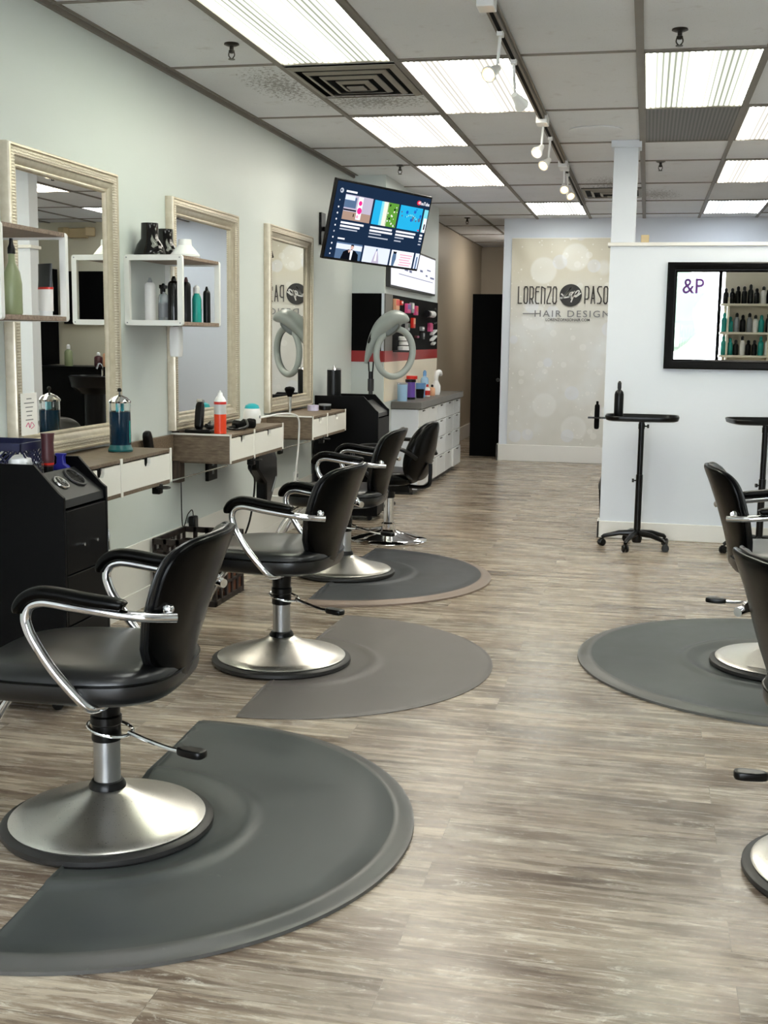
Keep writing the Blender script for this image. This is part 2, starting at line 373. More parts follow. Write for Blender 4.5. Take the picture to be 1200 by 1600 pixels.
# ------------------------------------------------------------------ room shell
m = MB(); m.box(XW - .15, XR + .15, -3.2, 18.4, -0.1, 0); struct(m.build('floor', 'plank_floor', smooth=False))
m = MB(); m.box(XW - .15, XR + .15, -3.2, 18.4, CZ, CZ + .1); struct(m.build('ceiling', 'ceiling_tile', smooth=False))
m = MB(); m.box(XW - .15, XW, -3.2, 18.4, 0, CZ); struct(m.build('wall_left', 'wall_paint', smooth=False))
m = MB(); m.box(XR, XR + .15, -3.2, 13.8, 0, CZ); struct(m.build('wall_right', 'wall_paint', smooth=False))
m = MB(); m.box(1.4, XR, 13.8, 13.95, 0, CZ); struct(m.build('wall_back', 'wall_cream', smooth=False))
m = MB(); m.box(-1.57, 1.4, 13.8, 13.95, 0, CZ); m.box(-1.57, -1.42, 13.95, 18.0, 0, CZ); struct(m.build('wall_banner', 'wall_white', smooth=False))
m = MB(); m.box(XW, -1.42, 18.0, 18.15, 0, CZ); struct(m.build('wall_hallway', 'wall_tan', smooth=False))
m = MB(); m.box(XW, XW + .02, 12.75, 18.0, .19, CZ); struct(m.build('wall_hallside', 'wall_tan', smooth=False))
m = MB(); m.box(.0, .055, 8.60, 8.64, 2.07, 2.125); tag(m.build('small_box', 'beige_box', bevel=.004), 'tiny beige box on the partition ledge right of the white post', 'box')
# low partition and its post
m = MB(); m.box(-.205, XR, 8.56, 8.69, 0, 2.045); struct(m.build('wall_partition', 'wall_white', smooth=False))
m = MB(); m.box(-.222, XR, 8.545, 8.705, 2.045, 2.07); struct(m.build('trim_1', 'trim_white', bevel=.003))
m = MB(); m.box(-.205, -.04, 8.56, 8.70, 2.07, CZ - .03); m.box(-.225, -.02, 8.54, 8.72, CZ - .05, CZ); struct(m.build('trim_2', 'wall_white', bevel=.004))
m = MB(); m.box(-.222, XR, 8.545, 8.56, 0, .12); m.box(-.222, -.205, 8.545, 8.705, 0, .12); struct(m.build('baseboard_partition', 'trim_white', bevel=.003))
m = MB(); m.box(-1.595, XR, 13.775, 13.8, 0, .19); m.box(-1.595, -1.57, 13.775, 17.95, 0, .19); struct(m.build('baseboard_banner', 'trim_white', bevel=.004))
m = MB(); m.box(XW, XW + .035, 12.75, 17.9, 0, .19); struct(m.build('baseboard_hallside', 'trim_white', bevel=.004))
m = MB(); m.box(XW, XW + .012, -3, 10.05, 0, .10); struct(m.build('baseboard_left', 'trim_white', bevel=.002))
m = MB(); m.box(XW, XW + .006, -3, 10.05, .10, .345); struct(m.build('trim_3', 'panel_white', bevel=.001))
m = MB(); m.box(XR - .015, XR, -3, 13.77, 0, .12); struct(m.build('baseboard_right', 'trim_white'))
# storefront behind the camera (seen in the black framed mirror)
m = MB(); m.box(XW, XR, -3.15, -3, 0, .35); m.box(XW, XR, -3.15, -3, 2.6, CZ); m.box(XW, -2.1, -3.15, -3, .35, 2.6); m.box(2.45, XR, -3.15, -3, .35, 2.6)
struct(m.build('wall_front', 'wall_white', smooth=False))
wn = MB()
for x in (-2.1, -.62, 1.16, 2.41): wn.box(x, x + .05, -3.12, -3.03, .35, 2.6)
wn.box(-2.1, 2.45, -3.12, -3.03, .35, .40); wn.box(-2.1, 2.45, -3.12, -3.03, 2.55, 2.6); wo = struct(wn.build('window_1', 'black_matte'))
m = MB(); m.box(-2.1, 2.45, -3.08, -3.07, .4, 2.55); m.build('window_pane', 'window_glass', wo, smooth=False)
M = Matrix.Translation((0.76, -3.055, 2.28)) @ Matrix.Rotation(pi / 2, 4, 'X')
text('&P', 0.34, M, 'script_purple', 'window_lettering', wo, xs=.9, bold=.002)
m = MB(); m.box(-12, 12, -16, -3.2, -.12, -.02); struct(m.build('ground', 'pavement', smooth=False))

# ceiling grid
g = MB(); bw = .0135; zt = CZ - .010
for x in COLX[1:]: g.box(x - bw * (1.35 if abs(x + .0185) < .01 else 1), x + bw * (1.35 if abs(x + .0185) < .01 else 1), -3, 18, zt, CZ + .002)
for y in ROWY: g.box(XW, XR, y - .008, y + .008, zt + .002, CZ + .002)
g.box(XW, XW + .018, -3, 18, CZ - .022, CZ + .002); g.box(XW + .03, XW + .045, -3, 18, CZ - .006, CZ + .002)
struct(g.build('trim_4', 'grid_bar', smooth=False))

# ceiling lights: (column index, row index relative to the 5.98 row, lens, label)
LG = 'ceiling light panels'
lights = [(1, -1, 'lens_green', 'long ribbed ceiling light panel at the top left, nearest the left wall'),
 (2, 0, 'lens_warm', 'bright ribbed ceiling light panel beside the near spotlights, right of the air vent'),
 (1, 1, 'lens_warm', 'warm yellowish ceiling light panel just beyond the square air vent'),
 (1, 3, 'lens_warm', 'small looking warm ceiling light panel above the tilted television'),
 (2, 5, 'lens_cool', 'ceiling light panel directly in front of the banner wall'),
 (4, 0, 'lens_green', 'ribbed ceiling light panel at the upper right behind a sprinkler head'),
 (5, 1, 'lens_warm', 'ceiling light panel cut off at the right edge, beside the unlit grey panel'),
 (5, 3, 'lens_warm', 'ceiling light panel on the right beyond the white post'),
 (5, 5, 'lens_daylight', 'farthest bluish ceiling light panel on the right, above the back area'),
 (2, -3, 'lens_cool', 'added unseen ceiling light panel overhead behind the viewer on the left'),  # from here on: panels out of view, added to light the room
 (6, -1, 'lens_cool', 'added unseen ceiling light panel overhead near the right wall'),
 (5, -3, 'lens_cool', 'added unseen ceiling light panel overhead behind the viewer on the right'),
 (3, -5, 'lens_cool', 'added unseen ceiling light panel nearest the shop window')]
def ceiling_light(c, r, lens, label):
    x0, x1 = COLX[c], COLX[c + 1]; y0, y1 = ROWY[R0 + r], ROWY[R0 + r + 1]
    t = thing('ceiling_light', label, 'ceiling light', ((x0 + x1) / 2, (y0 + y1) / 2, CZ), 0, LG)
    hx, hy = (x1 - x0) / 2 - bw, (y1 - y0) / 2 - .009
    m = MB(); e = .012
    m.box(-hx, hx, -hy, -hy + e, -.012, 0); m.box(-hx, hx, hy - e, hy, -.012, 0); m.box(-hx, -hx + e, -hy + e, hy - e, -.012, 0); m.box(hx - e, hx, -hy + e, hy - e, -.012, 0)
    m.build('light_frame', 'grid_bar', t, smooth=False)
    m = MB(); m.box(-hx + e, hx - e, -hy + e, hy - e, -.006, -.001); m.build('diffuser', lens, t, smooth=False)
    return t
for a in lights: ceiling_light(*a)
t = ceiling_light(4, 1, 'lens_dark', 'unlit grey ribbed ceiling light panel beside the white post')
del t['group']

# air vents
def vent(loc, hx, hy, label, levels, open_face=False):
    t = thing('air_vent', label, 'air vent', loc)
    m = MB(); m.box(-hx, hx, -hy, hy, -.004, -.001); m.build('vent_back', 'black_matte', t, smooth=False)
    f = MB()
    for k in range(levels):
        s = 1 - k / (levels + .35); ax, ay = hx * s, hy * s; wd = .026 if k else .034
        zo, zi = -.012 - .006 * k, -.022 - .006 * k
        o = [(-ax, -ay), (ax, -ay), (ax, ay), (-ax, ay)]; i_ = [(-ax + wd, -ay + wd), (ax - wd, -ay + wd), (ax - wd, ay - wd), (-ax + wd, ay - wd)]
        f.rings([[(p[0], p[1], zo + .004) for p in o], [(p[0], p[1], zo) for p in o], [(p[0], p[1], zi) for p in i_], [(p[0], p[1], zi + .004) for p in i_]], closed=True)
    c = hx * .16; f.box(-c, c, -c, c, -.045, -.04)
    f.build('vent_louvre', 'vent_paint', t, smooth=False); return t
simple('vent_paint', '#a19b90', 0.5, 0.1, 0.2, 0.1)
vent((-1.50, 6.42, CZ), .285, .38, 'large square louvred air vent with dark soot around it beside the near light panel', 4)
vent((-.30, 11.45, CZ), .27, .33, 'dark air vent on the far ceiling at the end of the spotlight track', 3)
m = MB(); m.lathe([(.0, 0), (.17, 0), (.175, -.006), (.168, -.010), (.0, -.008)], (-.314, 8.126, CZ), 40); tag(m.build('ceiling_speaker', 'ceiling_tile'), 'flat round cover set in the ceiling tile right of the spotlight track', 'ceiling speaker')
simple('sprinkler_metal', '#3a3633', 0.35, 0.7)
SPR = [((-1.895, 5.547), 'dark sprinkler head on the ceiling nearest the left wall, before the air vent'), ((.155, 5.615), 'dark sprinkler head hanging in front of the upper right light panel'),
       ((-1.904, 9.524), 'small sprinkler head on the ceiling above the television'), ((.114, 9.559), 'small sprinkler head on the ceiling right of the white post'), ((-1.977, 13.653), 'farthest sprinkler head, before the dark hallway')]
sp0 = None
for (x, y), lb in SPR:
    if sp0 is None:
        sp0 = thing('sprinkler_head', lb, 'sprinkler', (x, y, CZ), 0, 'ceiling sprinkler heads')
        m = MB(); m.lathe([(0, 0), (.034, 0), (.036, -.006), (.022, -.012), (.0, -.012)], n=24); m.build('escutcheon', 'sprinkler_metal', sp0)
        m = MB(); m.lathe([(.010, -.01), (.010, -.03), (.014, -.032), (.014, -.04), (.008, -.045)], n=16); m.tube(spline([(-.012, 0, -.038), (-.014, 0, -.055), (-.003, 0, -.07)]), .003, 6); m.tube(spline([(.012, 0, -.038), (.014, 0, -.055), (.003, 0, -.07)]), .003, 6)
        m.lathe([(0, -.070), (.016, -.070), (.016, -.073), (0, -.073)], n=16); m.build('nozzle', 'sprinkler_metal', sp0)
    else: dup(sp0, (x, y, CZ), 0, lb)

# spotlight track
t = thing('track_light', 'white ceiling track with small warm spotlights running to the banner wall', 'track light', (-.607, 4.9, CZ - .01))
m = MB(); m.box(-.018, .018, -.2, 7.3, -.03, 0); m.box(-.030, -.022, -.2, 7.3, -.012, 0); m.box(.022, .030, -.2, 7.3, -.012, 0); m.build('track_rail', 'grid_bar', t, smooth=False)
m = MB(); m.box(-.008, .008, -.2, 7.3, -.032, -.029); m.build('track_slot', 'black_matte', t, smooth=False)
for y, l in ((.02, .10), (2.62, .14), (4.45, .10), (4.62, .08)):
    m = MB(); m.box(-.035, .035, y - l / 2, y + l / 2, -.055, .0); m.build('track_connector', 'white_plastic', t, bevel=.004)
for k, (y, tx, ty, sz) in enumerate(((.48, -.35, -.75, 1), (1.01, .35, .75, 1), (2.68, -.25, -.6, .95), (3.22, -.3, -.55, .95), (4.6, .1, -.7, .9), (4.97, .3, -.5, .9))):
    h = MB(); h.box(-.014, .014, y - .022, y + .022, -.05, -.028); hb = h.build('spot_mount', 'white_plastic', t, bevel=.002)
    L = .15 * sz; e = Vector((tx * .05, y + ty * .06, -.05 - L)); d = Vector((tx, ty, -.45)).normalized()
    h = MB(); h.cyl((0, y, -.045), (e.x * .4, y + (e.y - y) * .3, -.05 - L * .75), .007, 10); h.tube([(e.x * .4, y + (e.y - y) * .3, -.05 - L * .75), e], .005, 10); h.build('spot_stem', 'white_plastic', t)
    h = MB(); q = d.to_track_quat('Z', 'Y').to_matrix().to_4x4(); h.M = Matrix.Translation(e) @ q
    h.lathe([(.0, -.035), (.016, -.033), (.020, -.01), (.026, .02), (.036, .045), (.036, .052), (.030, .052), (.028, .044)], n=24); ho = h.build('spot_head', 'white_plastic', t)
    h = MB(); h.M = Matrix.Translation(e) @ q; h.lathe([(.0, .040), (.022, .042), (.024, .047), (.0, .049)], n=20); h.build('bulb', 'spot_bulb', ho)

# ------------------------------------------------------------------ mirrors on the left wall
def champagne_mirror(y0, y1, z0, z1, label, xw=XW):
    t = thing('wall_mirror', label, 'mirror', (xw, (y0 + y1) / 2, z0), 0, 'champagne framed station mirrors')
    H = z1 - z0; W = (y1 - y0) / 2
    def ring(d, h): return [(h, -W + d, d), (h, W - d, d), (h, W - d, H - d), (h, -W + d, H - d)]
    m = MB(); m.rings([ring(0, .001), ring(0, .036), ring(.004, .046), ring(.012, .048), ring(.016, .042)], cap=False); m.build('frame_edge', 'champagne_frame', t, bevel=0)
    m = MB(); m.rings([ring(.016, .042), ring(.024, .046), ring(.046, .044), ring(.052, .036)], cap=False); m.build('frame_moulding', 'ribbed_frame', t)
    m = MB(); m.rings([ring(.052, .036), ring(.062, .032), ring(.078, .022), ring(.084, .024), ring(.090, .022), ring(.096, .012), ring(.10, .011)], cap=False); m.build('inner_lip', 'champagne_frame', t)
    m = MB(); m.box(.002, .012, -W + .09, W - .09, .09, H - .09); m.build('mirror_glass', 'mirror_glass', t, smooth=False)
    return t
champagne_mirror(4.33, 5.32, .885, 2.135, 'nearest silver framed wall mirror, with a paper card stuck on its frame')
champagne_mirror(5.98, 7.02, .885, 2.115, 'middle silver framed wall mirror above the orange spray can')
champagne_mirror(7.63, 8.68, .885, 2.13, 'farthest silver framed wall mirror, reflecting the banner logo')
# paper card
t = thing('paper_card', 'small white paper card with pink print on the nearest mirror frame', 'card', (-2.366, 4.39, .985))
m = MB(); m.box(0, .0015, -.045, .085, 0, .17); m.build('card_sheet', 'paper_white', t, smooth=False)
m = MB()
for k, (a, b) in enumerate(((.0, .04), (-.02, .06), (-.01, .05), (-.005, .045), (0, .04), (-.01, .05))): m.box(.0015, .002, a, b, .145 - k * .017, .149 - k * .017)
m.build('card_text', 'ink_grey', t, smooth=False)
m = MB(); m.tube(spline([(.002, -.01, .035), (.002, .01, .05), (.002, .02, .03), (.002, .035, .05), (.002, .055, .035), (.002, .03, .025)]), .0016, 5); m.build('card_print', 'scr_rose_ink', t) if 'scr_rose_ink' in MATS else m.build('card_print', 'pink', t)

# ------------------------------------------------------------------ styling stations
def station(y0, y1, label, open_drawer=False):
    t = thing('styling_station', label, 'styling station', (XW, y0, .72), 0, 'wall mounted styling stations')
    L = y1 - y0; D = .335; H = .15; e = .016
    m = MB(); m.box(0, D, 0, e, 0, H - e); m.box(0, D, L - e, L, 0, H - e); m.box(0, D - .03, L * .42, L * .42 + e, 0, H - e); m.box(0, D + .003, e, L - e, -.010, .007); m.build('cabinet_case', 'weathered_wood', t, bevel=.002)
    m = MB(); m.box(0, D + .002, 0, L, H - e, H); m.build('table_top', 'weathered_wood', t, bevel=.002)
    m = MB(); m.box(0, D + .006, -.004, 0, H - .006, H + .003); m.box(D + .0005, D + .006, -.004, .012, -.005, H + .003); m.build('white_edging', 'white_lacquer', t, smooth=False)
    m = MB(); m.box(D + .0005, D + .006, L - .012, L + .004, -.005, H + .003); m.build('white_edging', 'white_lacquer', t, smooth=False)
    m = MB(); m.box(D + .0005, D + .006, L * .42 - .006, L * .42 + .014, -.012, H + .003); m.build('white_edging', 'white_lacquer', t, smooth=False)
    for a, b, out in ((.014, L * .42 - .008, 0), (L * .42 + .016, L - .014, .0)):
        d = MB(); yc = (a + b) / 2; zt_ = H - .022
        pts = [(a, .008), (b, .008), (b, zt_)] + [(yc + .034, zt_), (yc + .033, zt_ - .022), (yc + .022, zt_ - .036), (yc - .022, zt_ - .036), (yc - .033, zt_ - .022), (yc - .034, zt_)] + [(a, zt_)]
        d.prism(pts, 'x', D - .012 + out, D + .004 + out); dr = d.build('drawer', 'white_lacquer', t, smooth=False)
        d = MB(); d.box(.03, D - .013, a + .004, b - .004, .016, .02); d.box(D - .018, D - .0125, yc - .05, yc + .05, .03, zt_ + .004); d.build('drawer_inside', 'black_matte', dr, smooth=False)
    m = MB(); m.cyl((.01, -.02, -.105), (D - .01, -.01, -.012), .004, 8); m.build('bracket_rod', 'rail_metal', t)
    m = MB(); m.cyl((.01, L + .02, -.105), (D - .01, L + .01, -.012), .004, 8); m.build('bracket_rod', 'rail_metal', t)
    return t
station(4.26, 5.20, 'nearest wall mounted drawer station, partly behind the black trolley')
station(6.02, 6.97, 'middle wall mounted drawer station carrying the orange spray can')
station(7.64, 8.53, 'farthest wall mounted drawer station carrying the makeup brush')
for y0, y1, lb in ((5.21, 6.01, 'brown wooden rail on the wall between the nearest and middle drawer stations'), (6.98, 7.63, 'brown wooden rail on the wall between the middle and farthest drawer stations'), (3.2, 4.25, 'brown wooden rail on the wall behind the near black trolley')):
    m = MB(); m.box(XW, XW + .02, y0, y1, .75, .865); tag(m.build('wall_rail', 'weathered_wood', bevel=.002), lb, 'wall rail', 'wooden wall rails')
post0 = None
for y, lb in ((6.10, 'dark vertical wooden post under the middle drawer station, against the wall'),):
    m = MB(); m.box(XW, XW + .045, y - .07, y + .0, .60, .885); tag(m.build('wall_post', 'dark_wood', bevel=.003), lb, 'wall post')

# wall sockets, adapters and cords
def outlet(loc, label, mat='black_plastic', h=.12, w_=.075):
    t = thing('wall_outlet', label, 'outlet', loc, 0, 'outlets under the drawer stations')
    m = MB(); m.box(0, .022, -w_ / 2, w_ / 2, -h / 2, h / 2); m.build('cover_plate', mat, t, bevel=.004)
    m = MB()
    for z in (-.025, .025): m.box(.022, .0235, -.018, .018, z - .014, z + .014)
    m.build('socket', 'label_grey', t, bevel=.002); return t
outlet((XW, 6.60, .625), 'black wall outlet box below the orange spray can', 'black_plastic', .15, .15)
outlet((XW, 5.18, .68), 'black wall outlet box below the drawers right of the near trolley')
outlet((XW, 7.96, .64), 'black wall outlet box below the makeup brush')
outlet((XW, 8.35, .36), 'small white wall outlet low on the wall by the hanging white cord', 'white_plastic', .11, .07)
def hook(loc, label):
    t = thing('tool_holder', label, 'tool holder', loc, 0, 'tool holders under the drawer fronts')
    m = MB(); m.box(-.02, .02, -.022, .022, -.05, .0); m.build('holder_clip', 'black_plastic', t, bevel=.006)
    m = MB(); m.tube([(.03 * cos(a) + .03, .032 * sin(a), -.02) for a in [i * 2 * pi / 20 for i in range(20)]], .004, 8, True); m.build('holder_ring', 'black_plastic', t); return t
hook((-2.1, 5.08, .72), 'small black tool holder hooked under the near drawer front')
hook((-2.1, 6.42, .72), 'small black tool holder hooked under the middle drawer front')
hook((-2.1, 7.92, .72), 'small black tool holder hooked under the far drawer front')
t = thing('power_adapter', 'black power adapter with a thin cord on the low wall above the dark crate', 'adapter', (XW + .006, 6.27, .30))
m = MB(); m.box(0, .04, -.03, .03, 0, .085); m.build('adapter_body', 'black_plastic', t, bevel=.01)
m = MB(); m.tube(spline([(.02, 0, .08), (.02, -.02, .12), (.01, -.06, .10), (.006, -.13, .05), (.004, -.14, .4), (.004, -.14, .50)]), .003, 6); m.build('adapter_cord', 'black_plastic', t)

# ------------------------------------------------------------------ wall shelf boxes
def shelf_box(y0, y1, label, x1=-2.12):
    z0, z1 = 1.440, 1.778
    t = thing('wall_shelf', label, 'shelf', (XW, y0, z0), 0, 'open box shelves between the mirrors')
    W = x1 - XW; L = y1 - y0; H = z1 - z0; b = .026
    for yy in (0, L - .022):
        o = []; i_ = []
        def rr(x0_, x1_, z0_, z1_, r):
            P = []
            for cx_, cz_, a0 in ((x1_ - r, z1_ - r, 0), (x0_ + r, z1_ - r, 90), (x0_ + r, z0_ + r, 180), (x1_ - r, z0_ + r, 270)):
                for k in range(5): a = radians(a0 + 90 * k / 4); P.append((cx_ + r * cos(a), cz_ + r * sin(a)))
            return P
        O = rr(0, W, 0, H, .014); I = rr(b, W - b, b, H - b, .002)
        m = MB(); m.rings([[(p[0], yy, p[1]) for p in O], [(p[0], yy + .022, p[1]) for p in O], [(p[0], yy + .022, p[1]) for p in I], [(p[0], yy, p[1]) for p in I]], closed=True)
        fo = m.build('end_frame', 'white_metal', t)
        m = MB()
        for sx in (.013, W - .013):
            for sz in (.013, H - .013): m.lathe([(0, -.0015), (.0035, -.001), (.0035, .001)], (sx, yy, sz), 8, 'y')
        m.build('screw', 'label_grey', fo)
    m = MB(); m.box(.004, W - .002, .022, L - .022, H - .018, H - .002); m.build('top_board', 'shelf_wood', t, bevel=.001)
    m = MB(); m.box(.004, W - .002, .022, L - .022, .002, .020); m.build('bottom_board', 'shelf_wood', t, bevel=.001)
    return t
shelf_box(5.46, 5.99, 'white framed box shelf with white and black spray bottles, between the mirrors')
shelf_box(3.80, 4.30, 'white framed box shelf with an olive bottle, cut off at the left edge')
SZ = 1.461   # top of the shelf boards

def lathe_item(name, label, cat, loc, parts, group=None, extra=None):
    """parts: (part name, profile, material)"""
    t = thing(name, label, cat, loc, 0, group)
    for pn, prof, mt in parts:
        m = MB(); m.lathe(prof, n=24); m.build(pn, mt, t)
    if extra: extra(t)
    return t
def can_parts(h, r, body, cap, label=None):
    P = [('body', [(0, 0), (r, 0), (r, h * .80), (r * .92, h * .85), (r * .6, h * .89), (0, h * .89)], body), ('cap', [(0, h * .88), (r * .42, h * .88), (r * .42, h * .93), (r * .22, h), (0, h)], cap)]
    if label: P.append(('label', [(r + .0006, h * .12), (r + .0006, h * .62)], label))
    return P
def bottle_parts(h, r, body, cap, label=None, neck=.35):
    P = [('body', [(0, 0), (r * .95, 0), (r, .006), (r, h * .62), (r * .85, h * .70), (r * neck, h * .76), (r * neck, h * .8), (0, h * .8)], body), ('cap', [(0, h * .78), (r * (neck + .08), h * .78), (r * (neck + .08), h * .94), (r * .2, h), (0, h)], cap)]
    if label: P.append(('label', [(r + .0006, h * .12), (r + .0006, h * .5)], label))
    return P
def trigger(h, mat):
    def f(t):
        m = MB(); m.box(-.012, .012, -.03, .028, h * .86, h * .96); m.box(-.007, .007, -.040, -.028, h * .89, h * .95); m.box(-.006, .006, -.03, -.022, h * .72, h * .88); m.build('trigger', mat, t, bevel=.004)
    return f
def pump(h, mat):
    def f(t):
        m = MB(); m.cyl((0, 0, h * .9), (0, 0, h * 1.06), .004, 8); m.box(-.008, .008, -.030, .010, h * 1.05, h * 1.09); m.build('pump', mat, t, bevel=.003)
    return f
GS = 'hair products on the box shelf'
lathe_item('spray_can', 'tall white aerosol can on the box shelf, leftmost of its products', 'spray can', (-2.355, 5.62, SZ), can_parts(.215, .027, 'white_plastic', 'label_grey'), GS)
lathe_item('spray_bottle', 'clear spray bottle with a black trigger on the box shelf', 'bottle', (-2.31, 5.68, SZ), bottle_parts(.19, .026, 'clear_plastic', 'black_plastic', 'label_grey'), GS, trigger(.19, 'black_plastic'))
lathe_item('hair_product_can', 'tall glossy black aerosol can in the middle of the box shelf', 'spray can', (-2.245, 5.66, SZ), can_parts(.225, .031, 'gloss_black', 'gloss_black'), GS)
lathe_item('hair_product_bottle', 'slim dark bottle behind the tall black can on the box shelf', 'bottle', (-2.22, 5.76, SZ), can_parts(.225, .024, 'black_plastic', 'maroon'), GS)
lathe_item('hair_product_bottle', 'short teal bottle peeking out beside the clear spray bottle', 'bottle', (-2.335, 5.80, SZ), bottle_parts(.14, .022, 'teal', 'white_plastic'), GS)
lathe_item('hair_product_bottle', 'white topped teal bottle at the right corner of the box shelf', 'bottle', (-2.205, 5.865, SZ), bottle_parts(.19, .024, 'teal', 'white_plastic', None, .6), GS)
lathe_item('hair_product_bottle', 'cream and dark teal bottle behind the right corner of the box shelf', 'bottle', (-2.225, 5.93, SZ), [('body', [(0, 0), (.021, 0), (.021, .07), (0, .07)], 'deep_teal'), ('upper_body', [(.021, .07), (.021, .12), (.008, .165), (0, .165)], 'cream'), ('cap', [(0, .16), (.006, .16), (.004, .19), (0, .19)], 'white_plastic')], GS)
lathe_item('hair_product_bottle', 'black pump bottle standing alone at the far end of the box shelf', 'bottle', (-2.165, 5.905, SZ), can_parts(.185, .019, 'black_plastic', 'black_plastic', None), GS)
# things on top of the box shelf
GZ = 1.778
def diffuser(label, loc, s, mat, tall=True):
    t = thing('dryer_diffuser', label, 'dryer attachment', loc, 0, 'dryer attachments on the box shelf')
    m = MB()
    if tall: m.lathe([(.062 * s, 0), (.064 * s, .010 * s), (.052 * s, .045 * s), (.036 * s, .068 * s), (.034 * s, .130 * s), (.030 * s, .130 * s), (.030 * s, .07 * s), (.0, .05 * s)], n=32)
    else: m.lathe([(.062 * s, 0), (.064 * s, .012 * s), (.046 * s, .034 * s), (.030 * s, .052 * s), (.028 * s, .078 * s), (.024 * s, .078 * s), (.022 * s, .05 * s), (.0, .03 * s)], n=32)
    m.build('bell', mat, t)
    m = MB(); m.tube([((.0635 * s) * cos(a), (.0635 * s) * sin(a), .006 * s) for a in [i * 2 * pi / 32 for i in range(32)]], .0025, 6, True); m.build('rim', mat, t); return t
diffuser('large glossy black dryer nozzle, left one on top of the box shelf', (-2.335, 5.58, GZ), 1.22, 'gloss_black')
diffuser('smaller black dryer nozzle standing behind the large one', (-2.33, 5.76, GZ), 1.12, 'gloss_black')
diffuser('white flared dryer attachment on the right of the box shelf top', (-2.20, 5.70, GZ), 1.15, 'white_plastic', False)
t = thing('towel_roll', 'white hanging paper dispenser below the box shelf beside the middle mirror', 'dispenser', (-2.24, 5.67, 1.283))
m = MB(); m.pillow(lambda u, v, s_: (.0 + .028 * u, .03 * v, .08 + .075 * s_), 24, 5); m.build('dispenser_body', 'white_plastic', t)
m = MB(); m.box(-.012, .012, -.012, .012, .145, .157); m.build('dispenser_arm', 'black_plastic', t, bevel=.002)
# near shelf
lathe_item('wine_shaped_bottle', 'tall olive green bottle with black pump on the near box shelf', 'bottle', (-2.17, 3.965, SZ), [('body', [(0, 0), (.032, 0), (.034, .006), (.034, .11), (.028, .15), (.013, .185), (.011, .22), (0, .22)], 'olive_green'), ('cap', [(0, .215), (.014, .215), (.014, .235), (.008, .25), (.006, .27), (0, .27)], 'black_plastic')], 'hair products on the near box shelf')
t = thing('product_tube', 'squeeze tube with dark upper half and white lower half on the near box shelf', 'tube', (-2.165, 4.20, SZ), radians(62), 'hair products on the near box shelf')
m = MB(); m.rings([[(.026 * cos(a) * (1 - k * .0), (.030 + .010 * k) * sin(a) * 1.0, .018 + .085 * k) if k < 1 else (.020 * cos(a), .040 * sin(a), .10) for a in [i * 2 * pi / 20 for i in range(20)]] for k in (0, 1)]); m.build('lower_body', 'paper_white', t)
m = MB(); m.rings([[(.020 * cos(a), .040 * sin(a), .106) for a in [i * 2 * pi / 20 for i in range(20)]], [(.003 * cos(a), .046 * sin(a), .195) for a in [i * 2 * pi / 20 for i in range(20)]]]); m.build('upper_body', 'dark_grey_laminate', t)
m = MB(); m.rings([[(.021 * cos(a), .041 * sin(a), z) for a in [i * 2 * pi / 20 for i in range(20)]] for z in (.099, .107)]); m.build('red_band', 'bright_red', t)
m = MB(); m.lathe([(0, 0), (.024, 0), (.024, .018), (0, .018)], n=20); m.build('cap', 'white_plastic', t)
m = MB(); m.box(-2.40, -2.2, 3.80, 4.18, GZ, GZ + .008); tag(m.build('flat_tray', 'black_plastic', bevel=.003), 'thin black tray lying on top of the near box shelf', 'tray')

# ------------------------------------------------------------------ objects on the stations
ZT = .872
t = thing('disinfectant_jar', 'tall glass jar of dark blue disinfectant with steel lid on the nearest station', 'jar', (-2.235, 4.985, ZT))
m = MB(); m.lathe([(.0, 0), (.054, 0), (.056, .008), (.05, .018), (.047, .03), (.047, .185), (.045, .185), (.045, .03), (0, .026)], n=36); m.build('glass_wall', 'clear_glass', t)
m = MB(); m.lathe([(0, .03), (.0472, .03), (.0472, .178), (0, .178)], n=32); m.build('liquid', 'blue_liquid', t)
m = MB(); m.lathe([(0, .001), (.055, .001), (.0565, .009), (.0505, .019), (.0475, .03), (0, .03)], n=32); m.build('jar_foot', 'deep_teal', t)
m = MB(); m.box(.0474, .0482, -.008, .002, .04, .14); m.build('comb_glint', 'teal', t)  # teal strip painted on the jar front as the comb's glint
m = MB(); m.lathe([(.0475, .18), (.0475, .222), (.0455, .222), (.0455, .18)], n=36); m.build('upper_glass', 'clear_glass', t)
m = MB(); m.lathe([(0, .218), (.05, .218), (.051, .226), (.035, .242), (.012, .252), (.006, .255), (0, .256)], n=32); m.build('lid', 'chrome', t)
m = MB(); m.cyl((0, 0, .25), (0, 0, .268), .004, 8); m.lathe([(0, .266), (.008, .268), (.010, .276), (.006, .284), (0, .285)], n=16); m.build('lid_knob', 'knob_black', t)
m = MB(); m.box(-.006, .006, -.03, -.012, .04, .24); m.box(.0, .012, .005, .02, .04, .23); m.build('comb', 'turquoise', t, bevel=.001)
m = MB(); m.M = Matrix.Translation((XW + .05, 5.62, .80)) @ Matrix.Rotation(radians(18), 4, 'X')
m.pillow(lambda u, v, s_: (.018 * s_, .025 * v, .045 + .075 * u), 24, 4); tag(m.build('hair_clipper', 'black_plastic'), 'black hair clipper propped on the wall rail left of the middle mirror', 'hair clipper')
t = lathe_item('spray_can', 'orange and white aerosol can standing on the middle station', 'spray can', (-2.16, 6.08, ZT), [('body', [(0, 0), (.033, 0), (.033, .105), (0, .105)], 'orange_red'), ('upper_body', [(.033, .105), (.033, .168), (0, .168)], 'silver_paint'), ('red_band', [(.0336, .158), (.0336, .172)], 'bright_red'), ('cap', [(.033, .17), (.031, .18), (.022, .195), (.014, .205), (.012, .22), (.006, .222), (.004, .232), (0, .232)], 'white_plastic')])
